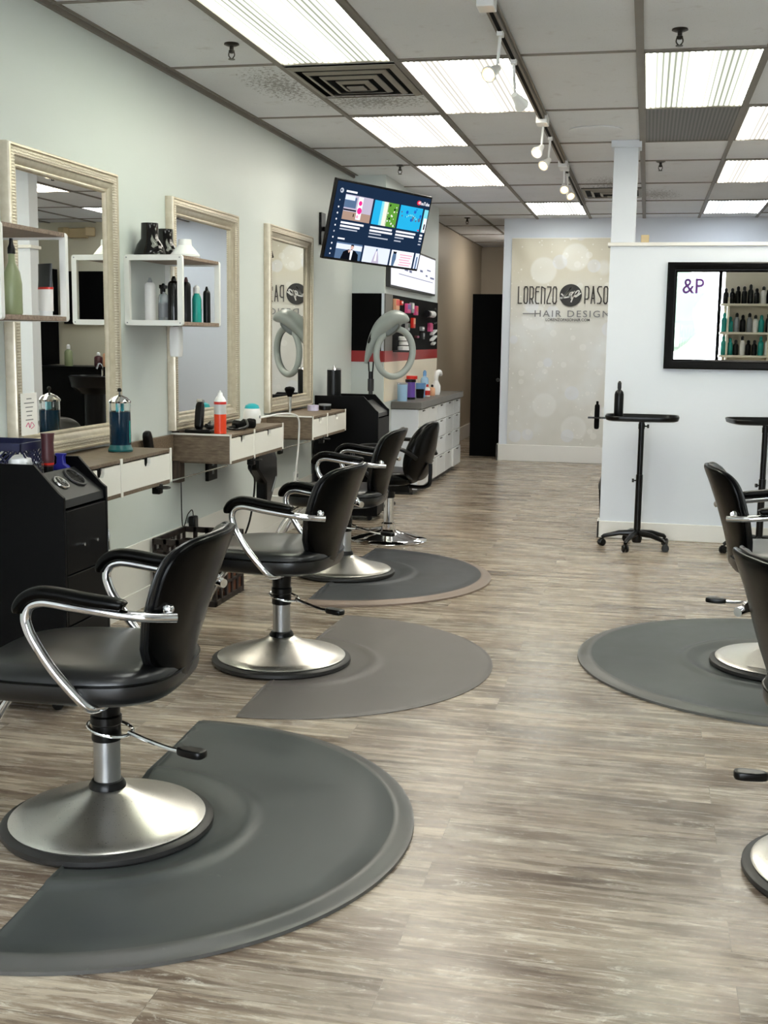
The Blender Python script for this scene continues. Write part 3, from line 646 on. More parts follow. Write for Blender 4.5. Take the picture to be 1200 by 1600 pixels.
t = thing('clipper_stand', 'black clipper standing on a small charging base on the middle station', 'hair clipper', (-2.22, 5.86 + .22, ZT))
t.location = (-2.30, 6.12, ZT)
m = MB(); m.box(-.06, .09, -.06, .08, 0, .018); m.build('charging_base', 'black_plastic', t, bevel=.006)
m = MB(); m.M = Matrix.Translation((0, 0, .015)) @ Matrix.Rotation(radians(-12), 4, 'X'); m.pillow(lambda u, v, s_: (.02 * s_, .022 * v, .075 + .075 * u), 24, 4); c_ = m.build('clipper_body', 'black_plastic', t)
m = MB(); m.M = Matrix.Translation((0, 0, .015)) @ Matrix.Rotation(radians(-12), 4, 'X'); m.box(-.016, .016, -.02, .02, .148, .165); m.build('blade', 'rail_metal', c_, bevel=.002)
m = MB(); m.tube(spline([(.02, .06, .02), (.05, .07, .05), (.07, .02, .03), (.06, -.04, .04)]), .012, 8); m.build('charging_cradle', 'black_plastic', t)
t = thing('cordless_trimmer', 'crumpled black trimmer and cord lying beside the orange can', 'trimmer', (-2.17, 6.50, ZT))
m = MB(); m.pillow(lambda u, v, s_: (.045 * v + .01 * sin(5 * u), .15 * u, .022 + .02 * s_ + .006 * sin(9 * u + 3 * v)), 40, 2.6); m.build('trimmer_body', 'black_matte', t)
m = MB(); m.tube(spline([(.0, -.14, .02), (-.03, -.2, .012), (.04, -.24, .01), (.06, -.12, .02), (.02, -.02, .045), (-.02, .1, .03)]), .007, 8); m.build('trimmer_cord', 'black_plastic', t)
t = thing('wax_warmer', 'white wax warmer with turquoise lid on the middle station', 'wax warmer', (-2.25, 6.88, ZT))
m = MB(); m.lathe([(0, 0), (.05, 0), (.055, .02), (.052, .07), (.045, .09), (0, .09)], n=28); m.build('body', 'white_plastic', t)
m = MB(); m.lathe([(0, .088), (.046, .09), (.040, .108), (.02, .118), (0, .12)], n=28); m.build('lid', 'turquoise', t)
m = MB(); m.lathe([(0, 0), (.009, 0), (.009, .004), (0, .004)], (.052, -.012, .04), 12, 'x'); m.build('dial', 'label_grey', t)
m = MB(); m.tube(spline([(.03, .05, .03), (.08, .08, .04), (.10, .22, .045), (.12, .42, .035), (.13, .55, .0), (.12, .60, -.1), (.10, .62, -.3), (.07, .64, -.45), (.03, .66, -.52), (-.10, .72, -.54), (-.15, .9, -.52)]), .006, 8); m.build('cord', 'white_plastic', t)
t = thing('makeup_brush', 'upright black bristled makeup brush with silver handle on the farthest station', 'brush', (-2.30, 7.83, ZT))
m = MB(); m.lathe([(0, 0), (.011, 0), (.011, .02), (.013, .09), (.015, .118), (0, .118)], n=20); m.build('handle', 'rail_metal', t)
m = MB(); m.lathe([(0, .115), (.015, .117), (.032, .155), (.036, .17), (.028, .182), (0, .187)], n=24); m.build('bristles', 'black_matte', t)
lathe_item('product_jar', 'small lilac jar on the farthest station', 'jar', (-2.25, 8.24, ZT), [('body', [(0, 0), (.04, 0), (.04, .028), (0, .028)], 'lilac'), ('lid', [(0, .028), (.041, .028), (.041, .04), (0, .04)], 'lilac')], 'small jars on the farthest station')
lathe_item('product_jar', 'small dark jar with grey lid on the farthest station', 'jar', (-2.2, 8.38, ZT), [('body', [(0, 0), (.045, 0), (.045, .03), (0, .03)], 'black_plastic'), ('lid', [(0, .03), (.046, .03), (.046, .042), (0, .042)], 'label_grey')], 'small jars on the farthest station')
t = thing('dryer_holster', 'black hair dryer hanging in a holster under the middle station', 'hair dryer', (-2.20, 7.0, .585))
m = MB(); m.prism([(-.26, .12), (.06, .12), (.12, .06), (.13, -.06), (-.04, -.24), (-.10, -.22), (-.10, -.08), (-.26, .02)], 'x', -.035, .035); m.build('dryer_body', 'black_plastic', t, bevel=.012)
m = MB(); m.M = Matrix.Translation((.037, .04, -.10)) @ Matrix.Rotation(radians(42), 4, 'X'); m.box(0, .004, -.06, .06, -.008, .008); m.build('side_stripe', 'label_grey', t, bevel=.002)
m = MB(); m.tube(spline([(0, -.25, .08), (0, -.30, .02), (0, -.22, -.06), (-.04, -.2, -.3), (-.12, -.2, -.5)]), .006, 8); m.build('cord', 'black_plastic', t)
# crate
t = thing('storage_crate', 'dark brown open slatted crate on the floor behind the nearest chair', 'crate', (-2.225, 5.92, 0))
def crate_panel(m, a0, a1, along, fix0, fix1, z0=.0, z1=.345):
    def bx(p0, p1, q0, q1):
        if along == 'x': m.box(p0, p1, fix0, fix1, q0, q1)
        else: m.box(fix0, fix1, p0, p1, q0, q1)
    for z in (z0, .09, .18, .265, z1 - .03): bx(a0, a1, z, z + (.03 if z > .3 or z < .01 else .016))
    n_ = 5
    for k in range(n_ + 1): c = a0 + (a1 - a0) * k / n_; bx(c - .011 if k else c, c + .011 if k < n_ else c, z0, z1)
for al, f0, f1, a0, a1 in (('x', -.22, -.205, -.175, .175), ('x', .205, .22, -.175, .175), ('y', -.175, -.16, -.205, .205), ('y', .16, .175, -.205, .205)):
    m = MB(); crate_panel(m, a0, a1, al, f0, f1); m.build('crate_side', 'crate_brown', t, smooth=False, bevel=.002)
m = MB(); m.box(-.17, .17, -.21, .21, .0, .012); m.build('crate_bottom', 'crate_brown', t, smooth=False)
t = thing('wooden_tray', 'small brown wooden tray resting inside the dark crate', 'tray', (-2.18, 6.0, .02))
m = MB(); m.box(-.05, .12, -.1, .12, .0, .02); m.build('tray_base', 'brown_edge', t, bevel=.002)
m = MB(); m.box(.1, .12, -.1, .12, .02, .30); m.build('tray_side', 'brown_edge', t, bevel=.002)

# ------------------------------------------------------------------ black trolleys
def trolley(loc, label, W, D, H, holes=True):
    """stands with its back on the left wall; profile in x slopes down towards the room"""
    t = thing('salon_trolley', label, 'trolley', loc, 0, 'black salon trolleys')
    e = .016; prof = [(0, .04), (D, .04), (D, H - .115), (D - .02, H - .10), (D - .115, H), (0, H)]
    for y in (0, W - e):
        m = MB(); m.prism(prof, 'y', y, y + e); m.build('side_panel', 'black_laminate', t, bevel=.002)
    m = MB(); m.box(.0, D - .02, e, W - e, .04, .055); m.box(0, .012, e, W - e, .055, H - .05); m.build('carcass', 'black_laminate', t, smooth=False)
    m = MB(); m.box(.012, D - .14, e, W - e, H - .07, H - .055); m.build('top_shelf', 'black_laminate', t, smooth=False)
    a = Vector((D - .13, 0, H - .04)); b = Vector((D - .012, 0, H - .128))
    m = MB(); m.quad((a.x, e, a.z), (b.x, e, b.z), (b.x, W - e, b.z), (a.x, W - e, a.z)); m.quad((b.x, e, b.z), (b.x + .002, e, b.z - .03), (b.x + .002, W - e, b.z - .03), (b.x, W - e, b.z)); so = m.build('tool_panel', 'dark_grey_laminate', t, smooth=False)
    if holes:
        d = (b - a).normalized(); q = Vector((d.z, 0, -d.x)); q = -q if q.z < 0 else q
        for k, (f, y, r) in enumerate(((.45, .13, .034), (.38, .255, .050))):
            c = a + d * (b - a).length * f + Vector((0, y, 0)) + q * .0035
            M_ = Matrix.Translation(c) @ q.to_track_quat('Z', 'Y').to_matrix().to_4x4()
            m = MB(); m.M = M_; m.lathe([(0, 0), (r * .8, 0), (r * .8, .001), (0, .001)], n=28); m.build('holder_hole', 'black_matte', so)
            m = MB(); m.M = M_; m.lathe([(r * .8, .001), (r * .82, .005), (r * .95, .005), (r, .0)], n=28); m.build('holder_ring', 'rail_metal' if k == 0 else 'dark_grey_laminate', so)
    zz = [.06, .33, .52, H - .165]
    for k in range(3):
        m = MB(); m.box(D - .018, D, e + .002, W - e - .002, zz[k] + .003, zz[k + 1] - .003); dr = m.build('drawer', 'black_laminate', t, bevel=.002)
        if k == 2:
            for y in (W * .38, W * .68): 
                m = MB(); m.lathe([(0, 0), (.006, .002), (.006, .012), (0, .014)], (D, y, zz[k] + .10), 12, 'x'); m.build('knob', 'chrome', dr)
    m = MB(); m.box(D - .01, D + .004, W - .004, W + .004, .56, .64); m.build('hinge', 'rail_metal', t, bevel=.001)
    for x in (.06, D - .07):
        for y in (.05, W - .05):
            m = MB(); m.lathe([(0, -.009), (.02, -.009), (.022, 0), (.02, .009), (0, .009)], (x, y, .022), 16, 'y'); m.box(x - .012, x + .012, y - .013, y + .013, .028, .042); m.build('caster', 'black_plastic', t)
    return t
trolley((XW + .03, 3.885, 0), 'black salon trolley with tool holes at the left edge, beside the nearest station', .36, .44, .925)
trolley((XW + .03, 8.78, 0), 'black salon trolley beyond the farthest station, below the hooded dryer', .40, .50, .955, False)
TZ = .872
t = thing('wire_basket', 'dark blue perforated basket on top of the near trolley', 'basket', (-2.26, 4.02, TZ))
m = MB()
def pbox(z0, z1, x0, x1, y0, y1, e=.003):
    m.box(x0, x1, y0, y0 + e, z0, z1); m.box(x0, x1, y1 - e, y1, z0, z1); m.box(x0, x0 + e, y0, y1, z0, z1); m.box(x1 - e, x1, y0, y1, z0, z1)
pbox(0, .012, -.09, .12, -.09, .12); pbox(.095, .125, -.095, .125, -.095, .125, .005); m.box(-.09, .12, -.09, .12, 0, .004); m.build('basket_rim', 'navy', t, bevel=.001)
m = MB()
for k in range(-8, 16):
    for (ax_, fx) in (('y', -.09), ('y', .12), ('x', .12), ('x', -.09)):
        s0 = -.09 + k * .02
        for dr_ in (.095, -.095):
            a0, a1 = s0, s0 + dr_
            if min(a0, a1) < -.09 or max(a0, a1) > .12: continue
            p = ((a0, fx, .005), (a1, fx, .1)) if ax_ == 'y' else ((fx, a0, .005), (fx, a1, .1))
            m.cyl(p[0], p[1], .0035, 6)
m.build('basket_lattice', 'navy', t)
t = lathe_item('product_tube', 'small maroon tube with a red band beside the blue basket', 'tube', (-2.10, 4.06, TZ - .0), [('body', [(0, .03), (.02, .03), (.024, .06), (.022, .12), (.026, .155), (0, .156)], 'maroon'), ('red_band', [(.0215, .036), (.0225, .044)], 'bright_red'), ('cap', [(0, 0), (.019, 0), (.019, .03), (0, .03)], 'black_plastic')])
t = thing('hair_claw', 'royal blue claw clip on the near trolley', 'hair clip', (-2.12, 4.20, TZ))
m = MB(); m.prism([(-.045, 0), (.045, 0), (.03, .018), (.016, .026), (.014, .05), (.022, .066), (-.022, .066), (-.014, .05), (-.016, .026), (-.03, .018)], 'y', -.012, .012); m.build('claw', 'royal_blue', t, bevel=.004)
lathe_item('white_bowl', 'white domed lid behind the blue claw clip on the near trolley', 'bowl', (-2.26, 4.2, TZ), [('dome', [(0, .075), (.02, .072), (.042, .055), (.052, .02), (.052, 0), (0, 0)], 'white_plastic')])
lathe_item('white_mug', 'white rounded cup at the left edge on the near trolley', 'cup', (-2.17, 3.86 + .12, TZ + .0), [('body', [(0, 0), (.04, 0), (.045, .03), (.040, .065), (.02, .078), (0, .08)], 'white_plastic')])
lathe_item('glass_cup', 'clear glass cup on the near trolley, before the basket', 'cup', (-2.10, 3.965, TZ), [('body', [(.0, 0), (.028, 0), (.032, .055), (.030, .055), (.027, .004), (0, .004)], 'clear_glass')])
# on the far trolley
t = lathe_item('disinfectant_jar', 'black disinfectant jar with silver lid on the far trolley', 'jar', (-2.29, 8.98, .901), [('body', [(0, 0), (.055, 0), (.055, .245), (0, .245)], 'black_plastic'), ('lid', [(0, .245), (.056, .245), (.05, .258), (.012, .264), (.010, .28), (0, .282)], 'chrome')])
m = MB(); m.lathe([(0, 0), (.045, .0), (.045, .025), (.03, .035), (0, .035)], (-2.18, 9.02, .901), 24); tag(m.build('small_dish', 'white_plastic'), 'small white dish beside the black jar on the far trolley', 'dish')

# ------------------------------------------------------------------ hydraulic styling chair (faces +x locally)
def make_chair(label):
    t = thing('styling_chair', label, 'styling chair', (0, 0, 0), 0, 'black styling chairs with chrome arms')
    m = MB(); m.lathe([(0, .0), (.293, .0), (.299, .008), (.298, .020), (.288, .026), (.0, .026)], n=64); m.build('base_ring', 'rubber_ring', t)
    m = MB(); m.lathe([(.0, .024), (.272, .026), (.276, .031), (.270, .036), (.235, .045), (.18, .060), (.12, .081), (.075, .101), (.05, .116), (.0, .118)], n=72); m.build('base_plate', 'brushed_steel', t)
    m = MB(); m.lathe([(.052, .108), (.052, .122), (.044, .136), (.034, .138)], n=32); m.build('base_collar', 'black_plastic', t)
    m = MB(); m.lathe([(.0, .11), (.0375, .11), (.0375, .262), (0, .262)], n=32); m.build('column', 'satin_tube', t)
    m = MB(); m.lathe([(0, .255), (.041, .255), (.042, .262), (.040, .30), (.044, .305), (.044, .325), (.039, .33), (.042, .38), (.046, .43), (0, .43)], n=32); m.box(-.02, .02, -.055, .055, .37, .392); m.build('pump_cover', 'black_plastic', t)
    # pedal
    m = MB(); ring = [(.062 * cos(a) - .012, .062 * sin(a), .288 + .012 * cos(a)) for a in [i * 2 * pi / 28 for i in range(28)]]; m.tube(ring, .0055, 8, True)
    m.tube(spline([(-.07, .01, .282), (-.13, .035, .272), (-.20, .06, .262), (-.245, .075, .26)]), .0065, 8); m.cyl((.045, -.05, .298), (.06, -.062, .30), .011, 12); pd = m.build('pedal_lever', 'chrome', t)
    m = MB(); m.M = Matrix.Translation((-.275, .085, .262)) @ Matrix.Rotation(radians(163), 4, 'Z'); m.pillow(lambda u, v, s_: (.045 * u, .022 * v * (1 + .25 * u), .011 * s_), 24, 3); m.build('pedal_pad', 'black_plastic', pd)
    # under-seat frame
    m = MB(); m.box(-.10, .12, -.10, .10, .415, .432); m.box(-.04, .04, -.04, .04, .39, .42); m.build('seat_bracket', 'black_plastic', t, bevel=.004)
    # seat
    def seat(u, v, s_):
        cr = (1 - abs(u) ** 3) * (1 - abs(v) ** 3); z = .472 + .046 * s_ + (.014 * cr if s_ > 0 else -.012 * cr) - .012 * max(0, u) ** 2
        return (.045 + .285 * u, .262 * v * (1 - .05 * u), z)
    m = MB(); m.pillow(seat, 64, 3.3); m.build('seat', 'seat_leather', t)
    m = MB()
    P = [seat(math.copysign(abs(cos(a)) ** (2 / 3.3), cos(a)), math.copysign(abs(sin(a)) ** (2 / 3.3), sin(a)), .3) for a in [i * 2 * pi / 64 for i in range(64)]]
    m.tube(P, .004, 6, True); m.build('seat_piping', 'black_leather', t)
    # backrest, two layers
    def back(off, th):
        def f(u, v, s_):
            vv = max(0.0, (v + 1) / 2)
            q_ = min(1, vv / .48); w_ = .125 + .105 * (q_ * q_ * (3 - 2 * q_)) - .008 * max(0, vv - .5)
            x = -.222 - .132 * vv ** 1.6 - .006 * sin(pi * vv) + abs(u) ** 2.2 * (.034 + .044 * vv)
            z = .450 + .412 * vv + .006 * (1 - u * u) * vv
            n_ = th * (1 - .25 * vv) * s_
            return (x + off + n_, w_ * u, z + n_ * .18)
        return f
    m = MB(); m.pillow(back(.018, .018), 72, 5.5); bk = m.build('backrest', 'seat_leather', t)
    m = MB(); m.pillow(lambda u, v, s_: back(-.006, .013)(u * 1.015, v * 1.012, s_), 72, 5.5); m.build('back_shell', 'black_leather', t)
    m = MB()
    P = [back(.012, .0)(1.012 * math.copysign(abs(cos(a)) ** (2 / 5.5), cos(a)), 1.012 * math.copysign(abs(sin(a)) ** (2 / 5.5), sin(a)), 0) for a in [i * 2 * pi / 64 for i in range(64)]]
    m.tube(P, .0045, 6, True); m.build('back_piping', 'seat_leather', bk)
    for s in (-1, 1):
        y = .278 * s
        path = [(-.283, y * .79, .672), (-.20, y * .95, .680), (-.05, y, .698), (.03, y, .709), (.062, y, .709), (.088, y, .698), (.100, y, .672), (.096, y, .644), (.078, y, .604), (.025, y, .525), (-.05, y * .96, .440), (-.07, y * .86, .424), (-.075, y * .6, .420), (-.07, y * .2, .421)]
        m = MB(); m.tube(spline(path, 5), .0135, 14); a = m.build('arm_tube', 'chrome', t)
        m = MB(); R = []
        pts = [(-.165, .704, .6), (-.15, .709, .9), (-.06, .719, 1.0), (.02, .730, 1.02), (.066, .730, 1.02), (.098, .716, 1.0), (.118, .692, .9), (.122, .676, .6)]
        sp = spline([(p[0], p[1], p[2]) for p in pts], 5)
        for k, p in enumerate(sp):
            q = sp[min(k + 1, len(sp) - 1)] - sp[max(k - 1, 0)]; tx, tz = q.x, q.y; l = math.hypot(tx, tz); tx /= l; tz /= l
            w_, h_ = .025 * p.z, .0165 * p.z; ring = []
            for i in range(16):
                an = 2 * pi * i / 16; a_, b_ = w_ * math.copysign(abs(cos(an)) ** .7, cos(an)), h_ * math.copysign(abs(sin(an)) ** .7, sin(an))
                ring.append((p.x - tz * b_, y + a_, p.y + tx * b_ + .004))
            R.append(ring)
        m.rings(R); m.build('arm_pad', 'black_leather', t)
        m = MB(); m.lathe([(0, -.010), (.014, -.008), (.014, .008), (.010, .011), (0, .012)], (-.258, y * .76, .690), 20, 'y'); m.build('pivot_bolt', 'chrome', t)
    # footrest
    m = MB()
    for s in (-1, 1): m.tube(spline([(.10, .09 * s, .425), (.25, .10 * s, .40), (.34, .10 * s, .32), (.41, .10 * s, .20), (.45, .10 * s, .155)], 5), .011, 10)
    m.cyl((.45, -.16, .155), (.45, .16, .155), .013, 12); fr_ = m.build('footrest', 'chrome', t)
    return t
ch = make_chair('nearest black styling chair with chrome arms, in front of the near trolley')
ch.location = (-1.375, 3.0, .004); ch.rotation_euler = (0, 0, radians(184))
dup(ch, (-1.413, 4.79, .004), radians(174), 'second black styling chair on the left, facing the middle station')
dup(ch, (-1.63, 6.75, .004), radians(181), 'third black styling chair on the left, between the second chair and the round backed chair')
dup(ch, (.70, 5.27, .004), radians(3), 'black styling chair on the right whose chrome arms show before the white partition')
dup(ch, (.68, 3.15, .0), radians(17), 'nearest black styling chair at the right edge, only its back and base in view')
t = thing('waste_bin', 'low black bin peeking out behind the left end of the partition', 'bin', (-.085, 9.2, 0))
m = MB(); m.lathe([(0, 0), (.14, 0), (.155, .26), (.15, .28), (0, .28)], n=36); m.build('bin_body', 'black_matte', t)
m = MB(); m.lathe([(.16, .27), (.162, .30), (.14, .38), (.08, .43), (0, .44)], n=36); m.build('bin_lid', 'black_plastic', t)
# round backed chair on chrome base
t = thing('styling_chair', 'round backed black chair with black arms on a chrome base by the white cabinet', 'styling chair', (-1.63, 7.99, 0), radians(171))
m = MB(); m.lathe([(0, 0), (.262, 0), (.268, .008), (.262, .014), (.2, .028), (.12, .050), (.06, .07), (.045, .085), (0, .086)], n=64); m.build('base_plate', 'chrome', t)
m = MB(); m.lathe([(0, .08), (.05, .08), (.05, .12), (.036, .13), (.036, .34), (0, .34)], n=28); m.build('column', 'chrome', t)
m = MB(); m.lathe([(0, .30), (.04, .30), (.045, .40), (0, .40)], n=24); m.box(-.16, -.02, -.03, .03, .345, .395); m.build('pump_cover', 'black_plastic', t, bevel=.003)
m = MB(); m.pillow(lambda u, v, s_: (.06 + .25 * u, .235 * v, .445 + .042 * s_ + (.01 * (1 - u * u) if s_ > 0 else 0)), 48, 3); m.build('seat', 'black_leather', t)
m = MB(); m.pillow(lambda u, v, s_: (-.265 - .05 * v + .045 * u * u + .045 * s_ * (1 - .3 * abs(v)), .215 * u * (1 - .12 * v), .635 + .205 * v), 48, 2.6); m.build('backrest', 'black_leather', t)
m = MB(); m.tube(spline([(-.05, 0, .40), (-.20, 0, .385), (-.285, 0, .40), (-.30, 0, .46), (-.30, 0, .55)]), .014, 10); m.build('back_support', 'black_plastic', t)
for s in (-1, 1):
    m = MB(); m.tube(spline([(-.27, .2 * s, .60), (-.2, .27 * s, .66), (-.05, .275 * s, .685), (.12, .27 * s, .67), (.17, .26 * s, .62), (.10, .25 * s, .52), (.02, .22 * s, .43)]), .014, 10); m.build('armrest', 'black_plastic', t)
m = MB(); m.tube(spline([(.06, .12, .40), (.28, .12, .33), (.40, .12, .20), (.40, -.12, .20), (.28, -.12, .33), (.06, -.12, .40)]), .011, 8); m.build('footrest', 'chrome', t)
m = MB(); m.cyl((-.03, 0, .1), (-.0, .0, .11), .02, 10); m.tube(spline([(.04, .03, .09), (.15, .06, .075), (.27, .07, .09)]), .011, 8); m.build('foot_pedal', 'chrome', t)

# ------------------------------------------------------------------ salon mats
def mat_obj(c, r, chord, ang, label, mat, base_c, rim=True, th=.021, seg=72, corner=.0):
    """D shaped mat; 'ang' is the direction its curved side points to; chord = offset of the straight side from the centre;
    a round recess is pressed in where the chair base stands (base_c)"""
    me = MB(); nr, na = 60, 160
    cx, cy = c; rot = Matrix.Rotation(ang, 2)
    # outline as radius function in local frame (x = pointing direction)
    def R(a):
        d = cos(a); rr = r
        if d < -1e-6:
            q = -chord / d
            rr = (r ** -14 + q ** -14) ** (-1 / 14.0)
        return rr
    bl = Matrix.Rotation(-ang, 2) @ Vector((base_c[0] - cx, base_c[1] - cy))
    def smooth(a, b, x): x = max(0, min(1, (x - a) / (b - a))); return x * x * (3 - 2 * x)
    ringz = []
    fr = [k / nr for k in range(1, nr - 8)] + [1 - .1 + .1 * (1 - (1 - j / 12) ** 2) for j in range(1, 13)]
    top = []
    for q in fr:
        row = []
        for i in range(na):
            a = 2 * pi * i / na; ro = R(a) * q; p = Vector((ro * cos(a), ro * sin(a)))
            dist = (1 - q) * R(a)
            z = th
            if rim: z = th * .78 + th * .3 * (1 - smooth(.0, .03, abs(dist - .055))) if dist > .055 else th * 1.08
            z = z if dist > .06 else th * 1.15 * (.42 + .58 * smooth(0, .06, dist)) if rim else th * (.4 + .6 * smooth(0, .02, dist))
            e = (p - bl).length
            k = 1 - smooth(.325, .385, e)
            z = z * (1 - k) + .004 * k
            z += .009 * math.exp(-((e - .405) / .02) ** 2) * (1 if dist > .06 else 0)
            w_ = rot @ p; row.append((cx + w_.x, cy + w_.y, z))
        top.append(row)
    bot = [(cx + (rot @ Vector((R(2 * pi * i / na) * cos(2 * pi * i / na), R(2 * pi * i / na) * sin(2 * pi * i / na)))).x,
            cy + (rot @ Vector((R(2 * pi * i / na) * cos(2 * pi * i / na), R(2 * pi * i / na) * sin(2 * pi * i / na)))).y, .0008) for i in range(na)]
    me.rings(top + [bot])
    o = me.build('salon_mat', mat, angle=60)
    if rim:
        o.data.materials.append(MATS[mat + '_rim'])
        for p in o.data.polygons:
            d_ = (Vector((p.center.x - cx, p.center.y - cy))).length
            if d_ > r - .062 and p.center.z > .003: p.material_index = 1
    return o
    
def tagmat(o, lb): return tag(o, lb, 'floor mat', 'half round salon mats')
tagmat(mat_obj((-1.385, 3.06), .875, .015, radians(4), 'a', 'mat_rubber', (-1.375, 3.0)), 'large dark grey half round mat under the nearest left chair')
tagmat(mat_obj((-1.35, 4.86), .84, .02, 0, 'b', 'mat_brown', (-1.413, 4.79), False, .008), 'thin brownish half round mat under the second left chair')
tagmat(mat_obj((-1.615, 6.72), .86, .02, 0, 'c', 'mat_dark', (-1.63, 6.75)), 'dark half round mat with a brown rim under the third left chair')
tagmat(mat_obj((.70, 5.27), .87, .30, pi, 'd', 'mat_rubber', (.70, 5.27)), 'dark grey rounded mat on the right under the chair before the partition')

# ------------------------------------------------------------------ tray trolleys by the partition
def tray_trolley(label):
    t = thing('tray_trolley', label, 'tray trolley', (0, 0, 0), 0, 'black tray trolleys')
    m = MB()
    legs = []
    for k in range(5):
        a = radians(90 + 18 + 72 * k); d = Vector((cos(a), sin(a), 0))
        m.tube([d * .02 + Vector((0, 0, .10)), d * .12 + Vector((0, 0, .095)), d * .22 + Vector((0, 0, .07)), d * .235 + Vector((0, 0, .058))], [.022, .018, .014, .012], 10); legs.append(d)
    m.lathe([(0, .03), (.03, .035), (.036, .06), (.03, .12), (0, .12)], n=20); m.build('star_base', 'black_plastic', t)
    for d in legs:
        c = d * .235; m = MB(); an = math.atan2(d.y, d.x); m.M = Matrix.Translation((c.x, c.y, 0)) @ Matrix.Rotation(an + .6, 4, 'Z')
        for yy in (-.012, .012): m.lathe([(0, -.008), (.020, -.008), (.025, -.004), (.025, .004), (.020, .008), (0, .008)], (0, yy, .025), 18, 'y')
        m.box(-.014, .014, -.006, .006, .02, .055); m.build('caster', 'black_plastic', t)
    m = MB(); m.cyl((0, 0, .10), (0, 0, .50), .023, 16); m.cyl((0, 0, .48), (0, 0, .875), .019, 16); m.build('post', 'black_plastic', t)
    for z, s in ((.46, -1), (.83, 1)):
        m = MB(); m.lathe([(.0, z - .02), (.022, z - .02), (.022, z + .015), (0, z + .015)], n=16); m.cyl((0, 0, z), (.035 * s, -.01, z), .005, 8); m.lathe([(0, 0), (.013, .0), (.013, .014), (0, .014)], (.035 * s - (.014 if s < 0 else 0), -.01, z), 14, 'x'); m.build('height_knob', 'black_plastic', t)
    m = MB()
    def tray(u, v, s_): 
        return (.245 * u, .17 * v, .884 + .018 * s_)
    m.rings([[tray(math.copysign(abs(cos(a)) ** .4, cos(a)) * r_, math.copysign(abs(sin(a)) ** .4, sin(a)) * r_, z_) for a in [i * 2 * pi / 48 for i in range(48)]] for r_, z_ in ((.9, -1), (.97, -.6), (1, .6), (.985, 1), (.96, .9), (.93, -.2), (.5, -.3), (.1, -.3))])
    m.build('tray', 'black_plastic', t); return t
tt = tray_trolley('black tray trolley on casters at the left end of the partition, carrying a spray bottle')
tt.location = (.062, 8.20, 0)
holder = MB(); holder.box(-.36, -.235, -.012, .012, .872, .884); holder.tube([(-.30 + .034 * cos(a), .034 * sin(a), .878) for a in [i * 2 * pi / 20 for i in range(20)]], .005, 8, True); holder.build('holder_arm', 'black_plastic', tt)
dup(tt, (.86, 8.18, 0), radians(12), 'second black tray trolley at the right edge behind the right chair')
for o in [c for c in bpy.data.objects if c.parent and c.name.startswith('holder_arm') and c.parent.location.x > .5]: bpy.data.objects.remove(o)
t = thing('clipper', 'black cordless clipper hanging upright at the left end of the tray trolley', 'hair clipper', (-.238, 8.20, .80))
m = MB(); m.pillow(lambda u, v, s_: (.017 * s_, .017 * v, .085 + .085 * u), 20, 4); m.build('clipper_body', 'black_matte', t)
m = MB(); m.box(-.008, .008, -.01, .01, .165, .19); m.build('clipper_head', 'black_matte', t, bevel=.003)
lathe_item('spray_bottle', 'black trigger spray bottle on the tray trolley by the partition', 'bottle', (-.095, 8.18, .894), bottle_parts(.235, .031, 'black_plastic', 'black_plastic'), None, trigger(.235, 'black_plastic'))

# ------------------------------------------------------------------ black framed mirror on the partition
t = thing('wall_mirror', 'wide mirror in a thick black frame on the white partition', 'mirror', (.19, 8.56, 1.21))
WB, HB = 1.25, .725
def ringb(d, h): return [(d, -h, d), (WB - d, -h, d), (WB - d, -h, HB - d), (d, -h, HB - d)]
m = MB(); m.rings([ringb(0, .001), ringb(0, .032), ringb(.008, .038), ringb(.02, .036), ringb(.045, .024), ringb(.055, .024), ringb(.062, .018), ringb(.068, .010)], cap=False); m.build('frame', 'frame_black', t) if 'frame_black' in MATS else m.build('frame', 'black_plastic', t)
m = MB(); m.box(.06, WB - .06, -.012, -.002, .06, HB - .06); m.build('mirror_glass', 'mirror_glass', t, smooth=False)

# ------------------------------------------------------------------ banner
t = thing('wall_banner_sheet', 'tall beige banner with dark round logo and lettering on the far white wall', 'banner', (0, 13.8, 0))
m = MB(); nx, nz = 50, 90; x0, x1, z0, z1 = -1.475, -.27, .165, 2.53
V = []
for j in range(nz + 1):
    for i in range(nx + 1):
        x = x0 + (x1 - x0) * i / nx; z = z0 + (z1 - z0) * j / nz
        a = (x1 - x); b = (z1 - z); c_ = (x - x0)
        y = -.012 - .010 * sin((a * .9 + b * 1.4) * 9) * math.exp(-(a * a + b * b) / .35) - .008 * sin((c_ * 1.6 - b * .9) * 10) * math.exp(-(c_ * c_ + b * b) / .2) - .006 * sin(z * 7 + x * 2) * math.exp(-((z - 2.4) / .25) ** 2) - .005 * sin(x * 22) * math.exp(-((z - z0) / .15) ** 2)
        V.append((x, y, z))
F_ = [(j * (nx + 1) + i, j * (nx + 1) + i + 1, (j + 1) * (nx + 1) + i + 1, (j + 1) * (nx + 1) + i) for j in range(nz) for i in range(nx)]
m.add(V, F_); m.add([(v[0], v[1] + .003, v[2]) for v in V], [f[::-1] for f in F_]); m.build('banner_sheet', 'banner_print', t)
m = MB(); m.box(x0 - .003, x1 + .003, -.006, -.002, z0 - .045, z0 + .012); m.box(x0 - .003, x1 + .003, -.006, -.002, z1 - .01, z1 + .01); m.build('banner_hem', 'paper_white', t, smooth=False)
for x, z in ((x0 + .03, z0 - .015), ((x0 + x1) / 2 + .05, z0 - .015), (x1 - .03, z0 - .015)):
    m = MB(); m.lathe([(0, -.010), (.010, -.009), (.010, -.004)], (x, 0, z), 12, 'y'); m.build('grommet', 'ink_dark', t)
